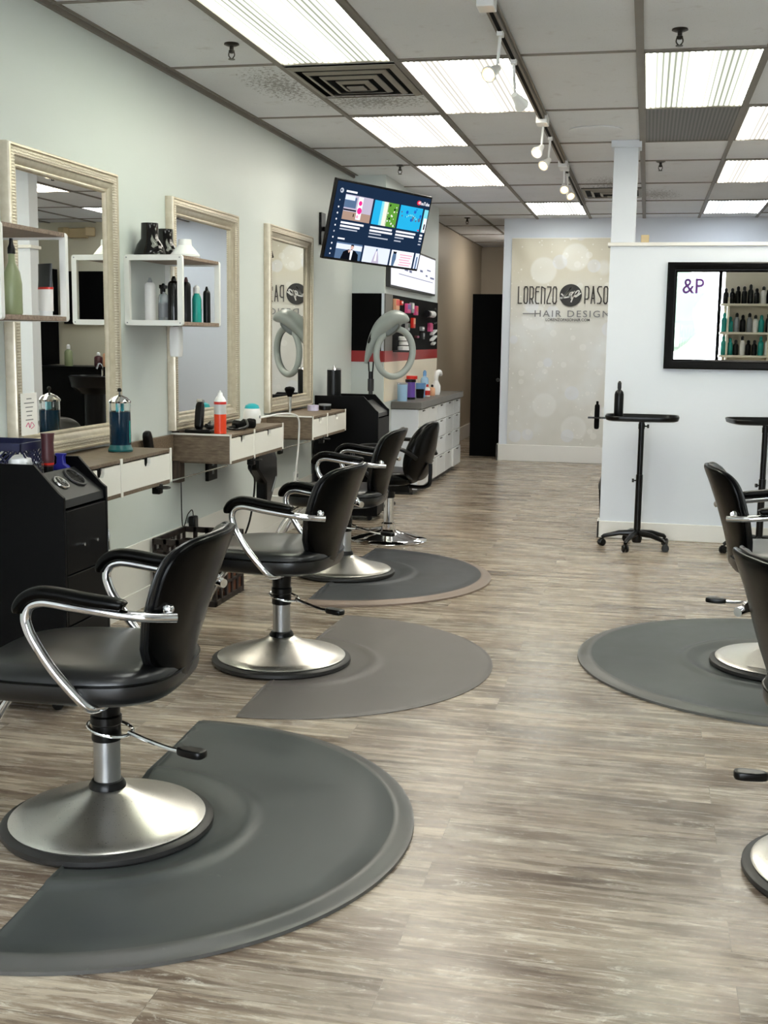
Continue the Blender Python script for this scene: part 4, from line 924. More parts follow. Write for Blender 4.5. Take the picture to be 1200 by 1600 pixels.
def bt(body, size, x, z, mat, name, xs, sp=1.0, bold=0.0, al='CENTER'):
    return text(body, size, Matrix.Translation((x, 13.8 - .024, z)) @ FACE_CAM, mat, name, t, xs=xs, sp=sp, bold=bold, align=al)
def condensed(word, x_left, x_right, zc, H, name):
    """tall, thin, round cornered capitals drawn as strokes"""
    G = {'L': [[(0, 1), (0, 0), (1, 0)]], 'O': [[(0, .12), (0, .88), (.25, 1), (.75, 1), (1, .88), (1, .12), (.75, 0), (.25, 0), (0, .12)]],
         'R': [[(0, 0), (0, 1), (.7, 1), (1, .9), (1, .38), (.7, .28), (0, .28)], [(.55, .28), (1, 0)]], 'E': [[(1, 1), (.25, 1), (0, .88), (0, .12), (.25, 0), (1, 0)], [(0, .72), (.8, .72)]],
         'N': [[(0, 0), (0, 1), (.1, 1), (1, .9), (1, 0)]], 'Z': [[(0, 1), (1, 1), (1, .8), (0, .15), (0, 0), (1, 0)]], 'P': [[(0, 0), (0, 1), (.7, 1), (1, .9), (1, .35), (.7, .25), (0, .25)]],
         'A': [[(0, 0), (.5, 1), (1, 0)], [(.22, .3), (.78, .3)], [(.4, .6), (.6, .6)]], 'S': [[(1, 1), (.3, 1), (0, .88), (0, .72), (1, .30), (1, .12), (.75, 0), (0, 0)]]}
    n_ = len(word); pitch = (x_right - x_left) / (n_ - .42); cw = pitch * .58; m = MB()
    for k, chh in enumerate(word):
        for st in G[chh]:
            for a, b in zip(st[:-1], st[1:]):
                p = Vector((x_left + k * pitch + a[0] * cw, zc - H / 2 + a[1] * H)); q = Vector((x_left + k * pitch + b[0] * cw, zc - H / 2 + b[1] * H))
                d = (q - p).normalized(); nn = Vector((-d.y, d.x)) * .0068; p = p - d * .006; q = q + d * .006
                m.quad((p.x + nn.x, -.027, p.y + nn.y), (p.x - nn.x, -.027, p.y - nn.y), (q.x - nn.x, -.027, q.y - nn.y), (q.x + nn.x, -.027, q.y + nn.y))
    return m.build(name, 'ink_dark', t, smooth=False)
condensed('LORENZO', -1.385, -.955, 1.900, .185, 'banner_lettering')
condensed('PASO', -.635, -.385, 1.905, .185, 'banner_lettering')
m = MB(); m.lathe([(0, -.026), (.125, -.026), (.125, -.024), (0, -.024)], (-.795, 0, 1.900), 48, 'y'); lg = m.build('logo_disc', 'ink_black', t)
m = MB()
def stroke(pts, w_=.0075):
    sp = spline([(p[0], -.0285, p[1]) for p in pts], 6)
    for a, b in zip(sp[:-1], sp[1:]):
        d = (b - a).normalized(); nn = Vector((-d.z, 0, d.x)) * w_
        m.quad(a + nn, a - nn, b + d * .002 - nn, b + d * .002 + nn)
C_ = lambda *p: [(-.795 + a * .125, 1.90 + b * .125) for a, b in p]
stroke(C_((-.85, .15), (-.6, -.05), (-.35, .2), (-.05, .62), (.02, .7), (-.1, .55), (-.4, .1), (-.75, -.25), (-.9, -.2), (-.5, -.2), (-.1, -.1), (.2, .2)))
stroke(C_((.2, .3), (-.05, .2), (-.1, -.05), (.1, -.05), (.35, .35), (.15, -.3), (.05, -.6)))
stroke(C_((.05, -.3), (.3, .1), (.6, .4), (.75, .35), (.6, .05), (.35, -.05), (.5, -.1), (.9, .2)))
m.build('logo_script', 'paper_white', lg, smooth=False)
bt('HAIR DESIGN', .105, -.775, 1.690, 'ink_grey', 'banner_lettering', 1.15, 1.22, .0)
bt('LORENZOPASOHAIR.COM', .042, -.82, 1.625, 'ink_dark', 'banner_lettering', 1.0, 1.0, .0006)
m = MB(); m.box(-1.33, -1.165, -.027, -.025, 1.687, 1.697); m.box(-.385, -.28, -.027, -.025, 1.692, 1.702); m.build('banner_rule', 'ink_grey', t, smooth=False)

# ------------------------------------------------------------------ tilted television on the left wall
Mtv = Matrix.Translation((-1.891, 8.737, 2.205)) @ Matrix.Rotation(1.003, 4, 'Z') @ Matrix.Rotation(.226, 4, 'X') @ Matrix.Rotation(.044, 4, 'Y')
TW, TH = 1.0, .565
t = thing('television', 'large television tilted down high on the left wall, showing video thumbnails', 'television', tuple(Mtv.translation))
inv = Matrix.Translation(-Mtv.translation) @ Mtv
m = MB(); m.M = inv; m.box(-TW / 2, TW / 2, .0, .028, -TH / 2, TH / 2); m.box(-TW * .35, TW * .35, .028, .06, -TH * .35, TH * .25)
tvb = m.build('bezel', 'black_plastic', t, bevel=.004)
SM = ['scr_navy', 'scr_white', 'scr_grey', 'scr_skyblue', 'scr_blue', 'scr_green', 'scr_sand', 'scr_pink', 'scr_lilac', 'scr_tan', 'scr_black', 'scr_red', 'scr_pale', 'scr_rose', 'scr_slate', 'scr_aqua', 'scr_skin']
m = MB(); m.M = inv; IW, IH = TW - .028, TH - .032
def R_(x0, x1, y0, y1, mt, lev=1):   # screen fractions, y from the top
    m.mat(SM.index(mt)); y = -.0012 - lev * .00045
    X0, X1 = -IW / 2 + x0 * IW, -IW / 2 + x1 * IW; Z0, Z1 = IH / 2 - y0 * IH, IH / 2 - y1 * IH
    m.quad((X0, y, Z0), (X1, y, Z0), (X1, y, Z1), (X0, y, Z1))
def Dd(cx_, cy_, r, mt, lev=1, n_=14, sx=1.0):
    m.mat(SM.index(mt)); y = -.0012 - lev * .00045; asp = IW / IH
    m.add([(-IW / 2 + (cx_ + r * sx * cos(2 * pi * i / n_)) * IW, y, IH / 2 - (cy_ + r * asp * sin(2 * pi * i / n_)) * IH) for i in range(n_)], [tuple(range(n_))])
R_(0, 1, 0, 1, 'scr_navy', 0)
Dd(.055, .115, .018, 'scr_grey'); R_(.10, .21, .10, .125, 'scr_white'); Dd(.05, .115, .007, 'scr_navy', 2)
for k, yy in enumerate((.24, .33, .41, .49, .57, .65, .73, .81, .885)): Dd(.05, yy, .007 if k else .005, 'scr_grey' if k in (0, 5) else 'scr_white', 1, 8)
Dd(.05, .95, .006, 'scr_white', 1, 8)
# thumbnails row 1
TX = [(.10, .385), (.405, .665), (.685, .935), (.955, 1.0)]; y0_, y1_ = .15, .48
R_(.10, .385, y0_, y1_, 'scr_lilac', 1); R_(.10, .22, .18, .32, 'scr_slate', 2); R_(.10, .20, .16, .22, 'scr_pale', 3); R_(.10, .23, .34, .36, 'scr_black', 3); R_(.10, .385, .37, y1_, 'scr_tan', 2); R_(.235, .285, .16, .46, 'scr_white', 3); Dd(.26, .24, .018, 'scr_pink', 4); Dd(.262, .34, .024, 'scr_pink', 4); Dd(.25, .42, .012, 'scr_rose', 4); R_(.205, .215, .39, .43, 'scr_black', 4)
R_(.405, .665, y0_ + .005, y1_, 'scr_skyblue', 1); R_(.50, .56, y0_ + .005, y1_, 'scr_sand', 2); R_(.48, .51, y0_ + .005, y1_, 'scr_aqua', 2); R_(.55, .665, y0_ + .005, y1_, 'scr_green', 2)
rnd = random.Random(3)
for k in range(26): Dd(rnd.uniform(.56, .655), rnd.uniform(.18, .46), rnd.uniform(.004, .011), rnd.choice(['scr_sand', 'scr_white', 'scr_black', 'scr_green']), 3, 6)
R_(.685, .935, y0_ + .005, y1_, 'scr_skyblue', 1)
for k in range(24): Dd(rnd.uniform(.70, .925), rnd.uniform(.18, .34), rnd.uniform(.006, .016), rnd.choice(['scr_blue', 'scr_blue', 'scr_skyblue', 'scr_slate']), 2, 7)
for k in range(7): Dd(.77 + .018 * k, .30 - .03 * sin(k * .6), .007, 'scr_aqua', 3, 6)
R_(.915, .932, .45, .47, 'scr_red', 3); R_(.955, 1, y0_ + .01, y1_, 'scr_aqua', 1); R_(.965, 1, .28, y1_, 'scr_white', 2); R_(.975, .99, .36, .44, 'scr_black', 3)
# captions as bars
for (a, ln) in ((.10, (.235, .20, .18)), (.405, (.235, .245, .13, .21)), (.685, (.22, .21, .10, .075)), (.955, (.03, .03, .03, .03))):
    for k, l in enumerate(ln): R_(a, min(a + l, 1), .51 + .045 * k, .51 + .045 * k + (.026 if k < 2 else .016), 'scr_white' if k < 2 else 'scr_grey')
R_(.10, .17, .725, .745, 'scr_white')
# row 2
y0_, y1_ = .78, 1.0
R_(.10, .365, y0_, y1_, 'scr_slate', 1); R_(.10, .365, y0_ + .02, y0_ + .09, 'scr_pale', 2)
m.mat(SM.index('scr_black'))
def poly(P, mt, lev):
    m.mat(SM.index(mt)); y = -.0012 - lev * .00045; m.add([(-IW / 2 + a * IW, y, IH / 2 - b * IH) for a, b in P], [tuple(range(len(P)))])
poly([(.16, 1), (.18, .90), (.225, .865), (.26, .86), (.30, .875), (.335, .92), (.34, 1)], 'scr_black', 3); Dd(.262, .83, .017, 'scr_skin', 4); poly([(.246, .82), (.25, .795), (.275, .795), (.28, .82), (.262, .81)], 'scr_black', 5); poly([(.25, .87), (.275, .87), (.27, 1), (.255, 1)], 'scr_white', 4); poly([(.225, .88), (.25, .86), (.256, .875), (.235, .91)], 'scr_skin', 5)
R_(.385, .665, y0_, y1_, 'scr_pale', 1); poly([(.515, .82), (.53, .82), (.55, .9), (.565, 1), (.485, 1), (.5, .9)], 'scr_lilac', 2); Dd(.523, .815, .008, 'scr_slate', 3, 8); poly([(.518, .84), (.528, .84), (.535, .97), (.51, .97)], 'scr_white', 3)
R_(.685, .935, y0_, y1_, 'scr_white', 1); poly([(.705, .82), (.74, .815), (.745, .90), (.73, 1), (.705, 1), (.70, .88)], 'scr_slate', 2); poly([(.70, .80), (.745, .80), (.735, .83), (.71, .83)], 'scr_black', 3)
for k in range(5): R_(.78 + .01 * (k % 2), .92 - .012 * (k % 3), .825 + .035 * k, .840 + .035 * k, 'scr_rose', 2)
R_(.955, 1, y0_, y1_, 'scr_pale', 1); R_(.97, .985, y0_ + .05, y1_, 'scr_slate', 2)
Dd(.875, .085, .018, 'scr_red', 1, 12, 1.25); poly([(.869, .072), (.869, .098), (.884, .085)], 'scr_white', 2)
m.build('screen', SM, t, smooth=False)
text('YouTube', .036, inv @ Matrix.Translation((IW * (.935 - .5), -.003, IH * (.5 - .087))) @ FACE_CAM, 'scr_white', 'screen_lettering', None, xs=.85, extrude=.0002, bold=.0006).parent = t
m = MB(); m.M = inv; m.box(-.1, .1, .06, .075, -.1, .1); m.build('mount_plate', 'black_plastic', t, bevel=.003)
a = inv @ Vector((-.05, .07, 0)); wallp = Vector((XW, 9.05, 2.22)) - Mtv.translation
m = MB(); m.tube([a, (a + wallp) / 2 + Vector((.0, .12, 0)), wallp], .018, 10); m.box(wallp.x, wallp.x + .02, wallp.y - .06, wallp.y + .06, wallp.z - .12, wallp.z + .12); m.build('mount_arm', 'black_plastic', t)

# ------------------------------------------------------------------ projecting wall bay with sign board and pegboard
bx1 = -2.135; by0, by1 = 10.06, 12.7
m = MB(); m.box(XW, bx1, by0, by1, 0, CZ); struct(m.build('wall_bay', 'wall_paint', smooth=False))
t = thing('backsplash_panel', 'black panel with red stripe on the narrow wall bay end facing the viewer', 'wall panel', (XW + .14, by0, 1.19))
m = MB(); m.box(XW, bx1 - .022, by0 - .006, by0, 1.285, 1.772); m.build('black_panel', 'black_matte', t, world=True, smooth=False)
m = MB(); m.box(XW, bx1 + .0, by0 - .007, by0, 1.19, 1.285); m.build('red_stripe', 'red_strip', t, world=True, smooth=False)
m = MB(); m.box(bx1 - .022, bx1, by0 - .010, by0, 1.285, 1.772); m.build('corner_trim', 'wall_white', t, world=True, smooth=False)
t = thing('backsplash_panel', 'long black panel with red stripe and cream lower board behind the hanging goods', 'wall panel', (bx1, 11.2, 1.19))
m = MB(); m.box(bx1, bx1 + .006, by0 + .3, by1, 1.285, 1.772); m.build('black_panel', 'black_matte', t, world=True, smooth=False)
m = MB(); m.box(bx1, bx1 + .007, by0, by1, 1.19, 1.285); m.build('red_stripe', 'red_strip', t, world=True, smooth=False)
m = MB(); m.box(bx1, bx1 + .006, by0 + .02, by1, .845, 1.19); m.build('cream_board', 'cream_panel', t, world=True, smooth=False)
m = MB(); m.box(bx1, bx1 + .010, by0, by0 + .30, 1.285, 1.772); m.build('corner_trim', 'counter_grey', t, world=True, smooth=False)
t = thing('sign_board', 'lit white board in a thin dark frame on the wall bay, partly behind the television', 'sign board', (bx1, 11.2, 1.83))
m = MB(); m.box(0, .04, -1.10, 1.12, 0, .38); m.build('board_frame', 'dark_grey_laminate', t, bevel=.004)
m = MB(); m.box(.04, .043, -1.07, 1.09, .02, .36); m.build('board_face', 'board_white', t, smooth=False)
m = MB()
for (y, z, l, h) in ((-.5, .17, .16, .022), (-.28, .165, .12, .02), (.25, .20, .14, .02), (.55, .17, .10, .016), (.62, .23, .20, .012), (.80, .16, .22, .018)): m.box(.043, .0436, y, y + l, z, z + h)
m.box(.043, .0436, -.75, .95, .125, .131); m.build('board_text', 'board_ink', t, smooth=False)
# pegboard goods
PX = bx1 + .006
def hang(label, cat, name, y, z, w_, h_, mats, d=.03):
    t_ = thing(name, label, cat, (PX, y, z), 0, 'goods hanging on the black panel')
    m_ = MB(); w_ *= .72; h_ *= .8; m_.box(.0, d, -w_ / 2, w_ / 2, -h_ / 2, h_ / 2); m_.build('pack', mats[0], t_, bevel=.004)
    if len(mats) > 1: m_ = MB(); m_.box(d, d + .002, -w_ / 2 + .01, w_ / 2 - .01, -h_ * .1, h_ / 2 - .008); m_.build('pack_label', mats[1], t_, smooth=False)
    return t_
goods = [('orange and white packet, leftmost of the top row on the black panel', 10.46, 1.69, .22, .12, ('peach', 'bright_red')),
 ('pale packet under the leftmost orange packet', 10.46, 1.60, .2, .05, ('paper_white', 'pink')),
 ('small red packet right of the orange packet in the top row', 10.66, 1.71, .12, .05, ('bright_red', 'paper_white')),
 ('pink packet in the middle of the top row on the black panel', 10.98, 1.67, .22, .11, ('pink', 'purple')),
 ('grey card packet beside the pink packet in the top row', 11.18, 1.68, .14, .12, ('label_grey', 'paper_white')),
 ('pink and red packet at the right of the top row', 11.38, 1.66, .15, .11, ('pink', 'bright_red')),
 ('pale green packet behind the dryer hood', 10.98, 1.50, .13, .09, ('clear_plastic', 'foliage_green')),
 ('tall red packet in the second row on the black panel', 11.25, 1.54, .14, .12, ('bright_red', 'peach')),
 ('small grey packet in the second row left of the pink comb pack', 11.72, 1.49, .16, .05, ('label_grey', 'paper_white')),
 ('large pink packet at the right of the second row', 12.18, 1.51, .24, .11, ('pink', 'pink')),
 ('small maroon packet in the third row on the black panel', 11.45, 1.41, .15, .03, ('maroon', 'pink')),
 ('small grey scissors card in the third row on the black panel', 11.75, 1.42, .14, .08, ('dark_grey_laminate', 'label_grey'))]
for g_ in goods: hang(g_[0], 'packet', 'product_packet', g_[1], g_[2], g_[3], g_[4], g_[5])
for k, (z, lb) in enumerate(((1.46, 'upper white slanted comb at the right end of the black panel'), (1.40, 'middle white slanted comb at the right end of the black panel'), (1.345, 'lowest small white comb at the right end of the black panel'))):
    m = MB(); m.M = Matrix.Translation((PX + .02, 12.35, z)) @ Matrix.Rotation(radians(10), 4, 'X'); m.box(-.02, .02, -.12 if k < 2 else -.05, .12 if k < 2 else .05, -.010, .010)
    tag(m.build('comb', 'white_plastic', bevel=.003), lb, 'comb', 'white combs on the black panel')
t = thing('hair_dryer', 'white and black hair dryer hanging at the top right of the black panel', 'hair dryer', (PX + .03, 12.0, 1.64))
m = MB(); m.lathe([(0, -.14), (.03, -.14), (.032, .0), (.034, .14), (0, .15)], (.02, 0, 0), 20, 'y'); m.build('barrel', 'white_plastic', t)
m = MB(); m.lathe([(0, -.22), (.034, -.22), (.034, -.14), (0, -.14)], (.02, 0, 0), 20, 'y'); m.tube(spline([(.02, .10, 0), (.03, .2, .06), (.03, .30, .0), (.03, .28, -.08), (.03, .10, -.09)]), .008, 8); m.build('nozzle', 'black_plastic', t)
for k, (z, r) in enumerate(((.0, .06), (.045, .05), (.085, .055))):
    m = MB(); m.lathe([(0, 0), (r, 0), (r, .030), (r * .8, .036), (0, .036)], n=20); o = m.build('white_jar', 'white_plastic'); o.location = (bx1 + .09, 10.5, 1.29 + z)
    tag(o, ['bottom white jar of the small stack on the red stripe ledge', 'middle white jar of the small stack above the red stripe', 'top white jar of the small stack above the red stripe'][k], 'jar', 'stacked white jars')
m = MB(); m.box(bx1, bx1 + .16, 10.40, 10.60, 1.272, 1.288); tag(m.build('small_ledge', 'dark_grey_laminate', bevel=.002), 'small dark ledge on the wall bay carrying the stacked white jars', 'ledge')

# ------------------------------------------------------------------ white cabinet with grey counter
cy0, cy1, cxf = 10.40, 12.85, -1.885
t = thing('drawer_cabinet', 'glossy white cabinet with a grid of drawers beside the wall bay', 'cabinet', (cxf, cy0, 0))
m = MB(); m.box(bx1 + .002, cxf - .02, cy0 + .02, cy1, .05, .768); m.build('cabinet_body', 'white_lacquer', t, world=True, smooth=False)
m = MB(); m.box(bx1 + .002, cxf, cy0 - .018, cy0, .05, .768); m.build('end_panel', 'wall_white', t, world=True, bevel=.002)
m = MB(); m.box(bx1 + .002, cxf - .05, cy0 + .04, cy1 - .02, 0, .05); m.build('plinth', 'dark_grey_laminate', t, world=True, smooth=False)
ncol = 5; cw = (cy1 - cy0) / ncol
rowz = [.055, .255, .44, .61, .765]
for i in range(ncol):
    for j in range(4):
        out = .0 if not (i == 4 and j == 0) else .012
        m = MB(); m.box(cxf - .018, cxf + out, cy0 + i * cw + .005, cy0 + (i + 1) * cw - .005, rowz[j] + .004, rowz[j + 1] - .004); dr = m.build('drawer', 'gloss_white', t, world=True, bevel=.003)
        m = MB(); c = cy0 + (i + .5) * cw; m.box(cxf + out, cxf + out + .008, c - .045, c + .045, rowz[j + 1] - .024, rowz[j + 1] - .014); h_ = m.build('drawer_pull', 'ink_dark', t, world=True); h_.parent = dr
t = None
m = MB(); m.prism([(XW + .005, cy0 - .04), (cxf + .03, cy0 - .04), (cxf + .03, cy1), (bx1 + .002, cy1), (bx1 + .002, by0 + .0), (XW + .005, by0 - .002)] if False else [(bx1 + .008, cy0 - .035), (cxf + .03, cy0 - .035), (cxf + .03, cy1), (bx1 + .008, cy1)], 'z', .775, .835)
tag(m.build('countertop', 'counter_grey', bevel=.004), 'thick grey countertop on the white drawer cabinet', 'countertop')
ZC = .835
GC = 'containers on the grey countertop'
def cpos(x, Y): return (x, Y, ZC)
lathe_item('plastic_tub', 'pale blue clear tub at the left end of the countertop', 'tub', (-2.06, 10.52, ZC), [('body', [(0, 0), (.045, 0), (.047, .15), (0, .15)], 'pale_blue'), ('lid', [(0, .15), (.049, .15), (.049, .165), (0, .165)], 'clear_plastic')], GC)
lathe_item('plastic_tub', 'purple tub with black lid and base on the countertop', 'tub', (-2.05, 10.85, ZC), [('body', [(0, .02), (.045, .02), (.045, .16), (0, .16)], 'purple'), ('lid', [(0, .16), (.05, .16), (.05, .185), (0, .185)], 'black_plastic'), ('base', [(0, 0), (.047, 0), (.047, .02), (0, .02)], 'black_plastic')], GC)
lathe_item('red_box_cap', 'red lidded pot behind the purple tub', 'pot', (-2.085, 11.08, ZC), [('body', [(0, 0), (.04, 0), (.04, .18), (0, .18)], 'cream'), ('lid', [(0, .18), (.055, .18), (.055, .21), (0, .21)], 'bright_red')], GC)
lathe_item('plastic_tub', 'wide mid blue tub right of the purple tub', 'tub', (-2.06, 11.32, ZC), [('body', [(0, 0), (.06, 0), (.062, .12), (0, .12)], 'mid_blue'), ('lid', [(0, .12), (.065, .12), (.065, .135), (0, .135)], 'mid_blue')], GC)
lathe_item('black_cup', 'small black cup on the front of the countertop', 'cup', (-2.01, 11.12, ZC), [('body', [(0, 0), (.034, 0), (.042, .085), (.038, .085), (.03, .008), (0, .008)], 'black_plastic')], GC)
lathe_item('spray_bottle', 'light blue and white bottle standing tall on the countertop', 'bottle', (-2.06, 11.62, ZC), bottle_parts(.25, .04, 'pale_blue', 'mid_blue'), GC)
lathe_item('hair_product_bottle', 'slim bottle with a red label before the tall light blue bottle', 'bottle', (-2.0, 11.45, ZC), bottle_parts(.12, .028, 'paper_white', 'bright_red', 'bright_red'), GC)
lathe_item('hair_product_bottle', 'peach coloured bottle on the countertop left of the white trigger bottle', 'bottle', (-1.99, 11.66, ZC), bottle_parts(.11, .030, 'peach', 'black_plastic', None), GC)
def swan(t):
    m = MB(); m.tube(spline([(0, -.0, .14), (.0, .0, .18), (.0, .03, .215), (.02, .08, .225), (.02, .12, .20)]), [.022] * 6 + [.024] * 6 + [.028] * 6 + [.024] * 6 + [.012], 12); m.build('spout', 'white_plastic', t)
lathe_item('white_spray_bottle', 'white curved neck spray bottle near the front of the countertop', 'bottle', (-1.985, 11.86, ZC), [('body', [(0, 0), (.036, 0), (.045, .04), (.045, .09), (.022, .14), (.02, .16), (0, .16)], 'white_plastic')], GC, swan)

# ------------------------------------------------------------------ hooded dryer
t = thing('hooded_dryer', 'grey standing hair processor with a large ring, above the far trolley', 'hooded dryer', (-2.145, 9.62, 0))
m = MB(); m.cyl((0, 0, .05), (0, 0, 1.02), .018, 16); m.cyl((0, 0, .96), (0, 0, 1.06), .026, 16); m.build('post', 'dark_grey_laminate', t)
m = MB(); m.cyl((0, 0, 1.05), (0, .0, 1.12), .02, 12); m.tube(spline([(-.02, 0, 1.2), (-.015, 0, 1.12), (0, 0, 1.06)]), .006, 8); m.tube(spline([(.02, 0, 1.2), (.015, 0, 1.12), (0, 0, 1.06)]), .006, 8); m.build('yoke', 'black_plastic', t)
m = MB()
for k in range(5):
    a = 2 * pi * k / 5 + .3; m.tube([(0, 0, .06), (.16 * cos(a), .16 * sin(a), .055), (.20 * cos(a), .20 * sin(a), .035)], .013, 8)
    m.lathe([(0, -.008), (.02, -.006), (.02, .006), (0, .008)], (.2 * cos(a), .2 * sin(a), .021), 12, 'y')
m.build('star_base', 'black_plastic', t)
m = MB()
# swept hood: a curved arm that swells into a hood
CP = [(-.042, 1.185, .014), (-.03, 1.24, .022), (-.005, 1.31, .036), (.035, 1.40, .052), (.10, 1.49, .070), (.185, 1.55, .072), (.255, 1.555, .052), (.295, 1.54, .030), (.308, 1.53, .010)]
pth = spline([(a, 0, b) for a, b, c in CP], 5); rad = [p.x for p in spline([(c, 0, 0) for a, b, c in CP], 5)]
R = []
for k, p in enumerate(pth):
    q = (pth[min(k + 1, len(pth) - 1)] - pth[max(k - 1, 0)]).normalized(); nn = Vector((-q.z, 0, q.x)); rr = rad[k]
    R.append([p + nn * rr * cos(2 * pi * i / 20) + Vector((0, 1, 0)) * rr * 1.7 * sin(2 * pi * i / 20) for i in range(20)])
m.rings(R); m.build('hood', 'dryer_grey', t)
m = MB(); m.M = Matrix.Translation((.012, -.072, 1.40)) @ Matrix.Rotation(radians(22), 4, 'Y') @ Matrix.Rotation(radians(-20), 4, 'Z'); m.pillow(lambda u, v, s_: (.012 * v, .006 * s_, .055 * u), 20, 2.6); m.build('control_panel', 'black_plastic', t)
m = MB(); m.pillow(lambda u, v, s_: (.185 + .06 * u, .06 * s_, 1.465 + .035 * v + .045 * u), 28, 2.4); m.build('hood_motor', 'dryer_dark', t)
# ring, tilted plane
c = Vector((.195, .02, 1.275)); ax = Vector((.62, -.78, .0)).normalized(); up_ = Vector((.30, .0, .95)); up_ = (up_ - ax * up_.dot(ax)).normalized(); sd = ax.cross(up_)
m = MB(); P = [c + up_ * .195 * cos(a) + sd * .165 * sin(a) for a in [2 * pi * i / 56 for i in range(56)]]; m.tube(P, .026, 16, True); m.build('heat_ring', 'dryer_grey', t)
m = MB(); P = [c - ax * .012 + up_ * .185 * cos(a) + sd * .155 * sin(a) for a in [2 * pi * i / 56 for i in range(56)]]; m.tube(P, .016, 10, True); m.build('ring_inner', 'dryer_dark', t)
m = MB(); m.tube([c + up_ * .195, (.21, 0, 1.50)], .022, 12); m.build('ring_pivot', 'dryer_grey', t)

# ------------------------------------------------------------------ far hallway
t = thing('ceiling_light', 'narrow added fill light on the hallway ceiling, mostly hidden behind the banner wall', 'ceiling light', (-1.66, 16.0, CZ))  # fill light added out of sight to brighten the hallway side wall
m = MB(); m.box(-.07, .07, -.6, .6, -.05, 0); m.build('light_frame', 'white_metal', t)
m = MB(); m.box(-.06, .06, -.58, .58, -.056, -.051); m.build('diffuser', 'hall_fill', t, smooth=False)
t = thing('open_door', 'plain black door filling the dark opening beside the banner wall', 'door', (-1.97, 14.2, 0))
m = MB(); m.box(0, .40, 0, .04, .0, 1.925); m.build('door_leaf', 'black_matte', t, bevel=.002)
m = MB(); m.cyl((.33, -.04, .92), (.33, 0, .92), .008, 10); m.lathe([(0, -.06), (.02, -.055), (.022, -.045), (0, -.035)], (.33, 0, .92), 16, 'y'); m.build('door_handle', 'dark_grey_laminate', t)
m = MB(); m.box(-2.38, -1.62, 17.96, 18.0, 0, 2.05); struct(m.build('door_1', 'black_matte', smooth=False))
m = MB(); m.lathe([(0, 0), (.05, 0), (.06, .03), (.03, .05), (0, .05)], (-1.60, 14.75, 2.35), 20, 'x'); tag(m.build('wall_light', 'gold', smooth=True), 'small brass wall fitting at the edge of the dark hallway', 'wall fitting')
for o in [bpy.data.objects.get('wall_light')]: o.location.x = -.03

# ------------------------------------------------------------------ back area behind the partition (seen in the near mirrors)
t = thing('shampoo_counter', 'long black counter along the back wall, seen in the nearest mirror', 'counter', (1.75, 13.45, 0))
m = MB(); m.box(-.75, .8, -.25, .33, .0, .98); m.build('counter_body', 'black_laminate', t, bevel=.004)
m = MB(); m.box(-.78, .83, -.28, .33, .98, 1.01); m.build('counter_top', 'black_laminate', t, bevel=.004)
m = MB(); m.box(2.25, 2.57, 13.2, 13.7, 1.02, 2.18); tag(m.build('wall_cupboard', 'black_matte', bevel=.004), 'tall black cupboard on the back counter, seen in the nearest mirror', 'cupboard')
m = MB(); m.box(1.05, 2.2, 13.74, 13.78, 1.52, 2.16); tag(m.build('wall_panel', 'black_matte', bevel=.004), 'black panel on the back wall, seen in the nearest mirror', 'wall panel')
t = thing('emergency_light', 'beige twin headed emergency light high on the back wall, seen in the nearest mirror', 'emergency light', (1.98, 13.78, 2.62))
m = MB(); m.box(-.12, .12, -.06, 0, -.06, .06); m.build('housing', 'beige_box', t, bevel=.01)
for s in (-1, 1): m = MB(); m.M = Matrix.Translation((.17 * s, -.06, .01)) @ Matrix.Rotation(.4 * s, 4, 'Z'); m.box(-.06, .06, -.06, .03, -.055, .055); m.build('lamp_head', 'beige_box', t, bevel=.012)
for k, (x, h_, mt, lb) in enumerate(((1.2, .2, 'deep_teal', 'dark teal bottle on the back counter'), (1.32, .16, 'cream', 'cream jar on the back counter'), (1.45, .22, 'peach', 'peach bottle on the back counter'), (1.56, .17, 'maroon', 'maroon bottle on the back counter'), (1.95, .26, 'olive_green', 'tall olive bottle on the back counter'))):
    lathe_item('counter_bottle', lb + ', seen in the nearest mirror', 'bottle', (x, 13.35, 1.01), bottle_parts(h_, .05, mt, 'white_plastic'), 'bottles on the back counter')
t = thing('shampoo_bowl', 'black shampoo bowl before the back counter, seen in the nearest mirror', 'shampoo bowl', (1.25, 12.6, 0))
m = MB(); m.cyl((0, 0, 0), (0, 0, .75), .12, 20); m.build('pedestal', 'black_plastic', t)
m = MB(); m.lathe([(.0, .72), (.15, .72), (.26, .80), (.29, .92), (.27, .93), (.22, .82), (0, .78)], n=32); m.build('bowl', 'black_plastic', t)
m = MB(); m.tube(spline([(0, .2, .9), (0, .2, 1.02), (0, .12, 1.06), (0, .05, 1.0)]), .012, 10); m.build('faucet', 'chrome', t)

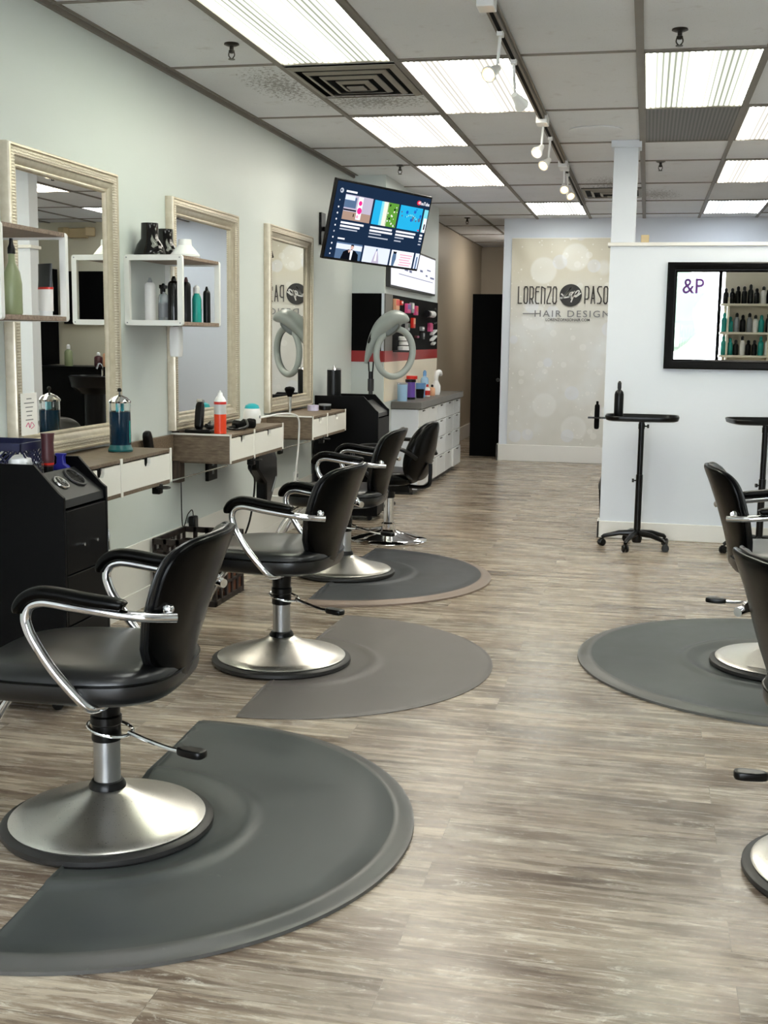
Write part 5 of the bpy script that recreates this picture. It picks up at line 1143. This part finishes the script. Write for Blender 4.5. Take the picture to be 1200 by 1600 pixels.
# ------------------------------------------------------------------ product shelves behind the viewer (seen in the black framed mirror)
t = thing('product_shelf_unit', 'cream shelf unit full of bottles, seen in the black framed mirror', 'shelf unit', (1.9, -2.6, 0))
m = MB()
for x in (-.62, .0, .6): m.box(x, x + .03, -.13, .13, 0, 2.1)
m.build('upright', 'cream', t, bevel=.003)
m = MB(); m.box(-.66, .63, -.15, -.14, .0, 2.5); m.build('back_panel', 'cream', t, smooth=False)
for z in (.9, 1.20, 1.56, 2.0): 
    m = MB(); m.box(-.72, .64, -.14, .15, z - .035, z); m.build('shelf_board', 'cream', t, bevel=.003)
rnd = random.Random(11)
desc = {'black_plastic': 'black', 'teal': 'teal', 'paper_white': 'white', 'label_grey': 'grey', 'deep_teal': 'dark teal'}
for z, lv, mats in ((1.20, 'lowest', ['teal', 'black_plastic', 'black_plastic', 'paper_white']), (1.56, 'middle', ['teal', 'label_grey', 'paper_white', 'black_plastic']), (2.0, 'top', ['black_plastic', 'black_plastic', 'black_plastic', 'paper_white'])):
    protos = {}
    for k in range(9):
        x = 1.25 + k * .094 + rnd.uniform(-.008, .008); mt = rnd.choice(mats) if k > 1 else mats[0]; h_ = rnd.choice((.24, .27, .30))
        key = (mt, h_); lb = '%s bottle, %s from left on the %s shelf in the black mirror' % (desc[mt], ('first', 'second', 'third', 'fourth', 'fifth', 'sixth', 'seventh', 'eighth', 'ninth')[k], lv)
        if key in protos: dup(protos[key], (x, -2.55, z), 0, lb)
        else: protos[key] = lathe_item('shelf_bottle', lb, 'bottle', (x, -2.55, z), bottle_parts(h_, .042, mt, 'black_plastic' if mt != 'teal' else 'teal', None, .5), 'bottles on the %s reflected shelf' % lv)
# street trees outside, reflected faintly
t = thing('street_tree', 'pale green tree outside the shop window, seen in the black framed mirror', 'tree', (.2, -9.5, 0))
m = MB(); m.cyl((0, 0, 0), (0, 0, 1.6), .08, 12); m.build('trunk', 'weathered_wood', t)
m = MB(); m.pillow(lambda u, v, s_: (1.0 * u + .1 * sin(9 * v), .7 * s_, 2.2 + 1.1 * v + .1 * sin(8 * u)), 40, 2); m.build('crown', 'foliage_green', t)
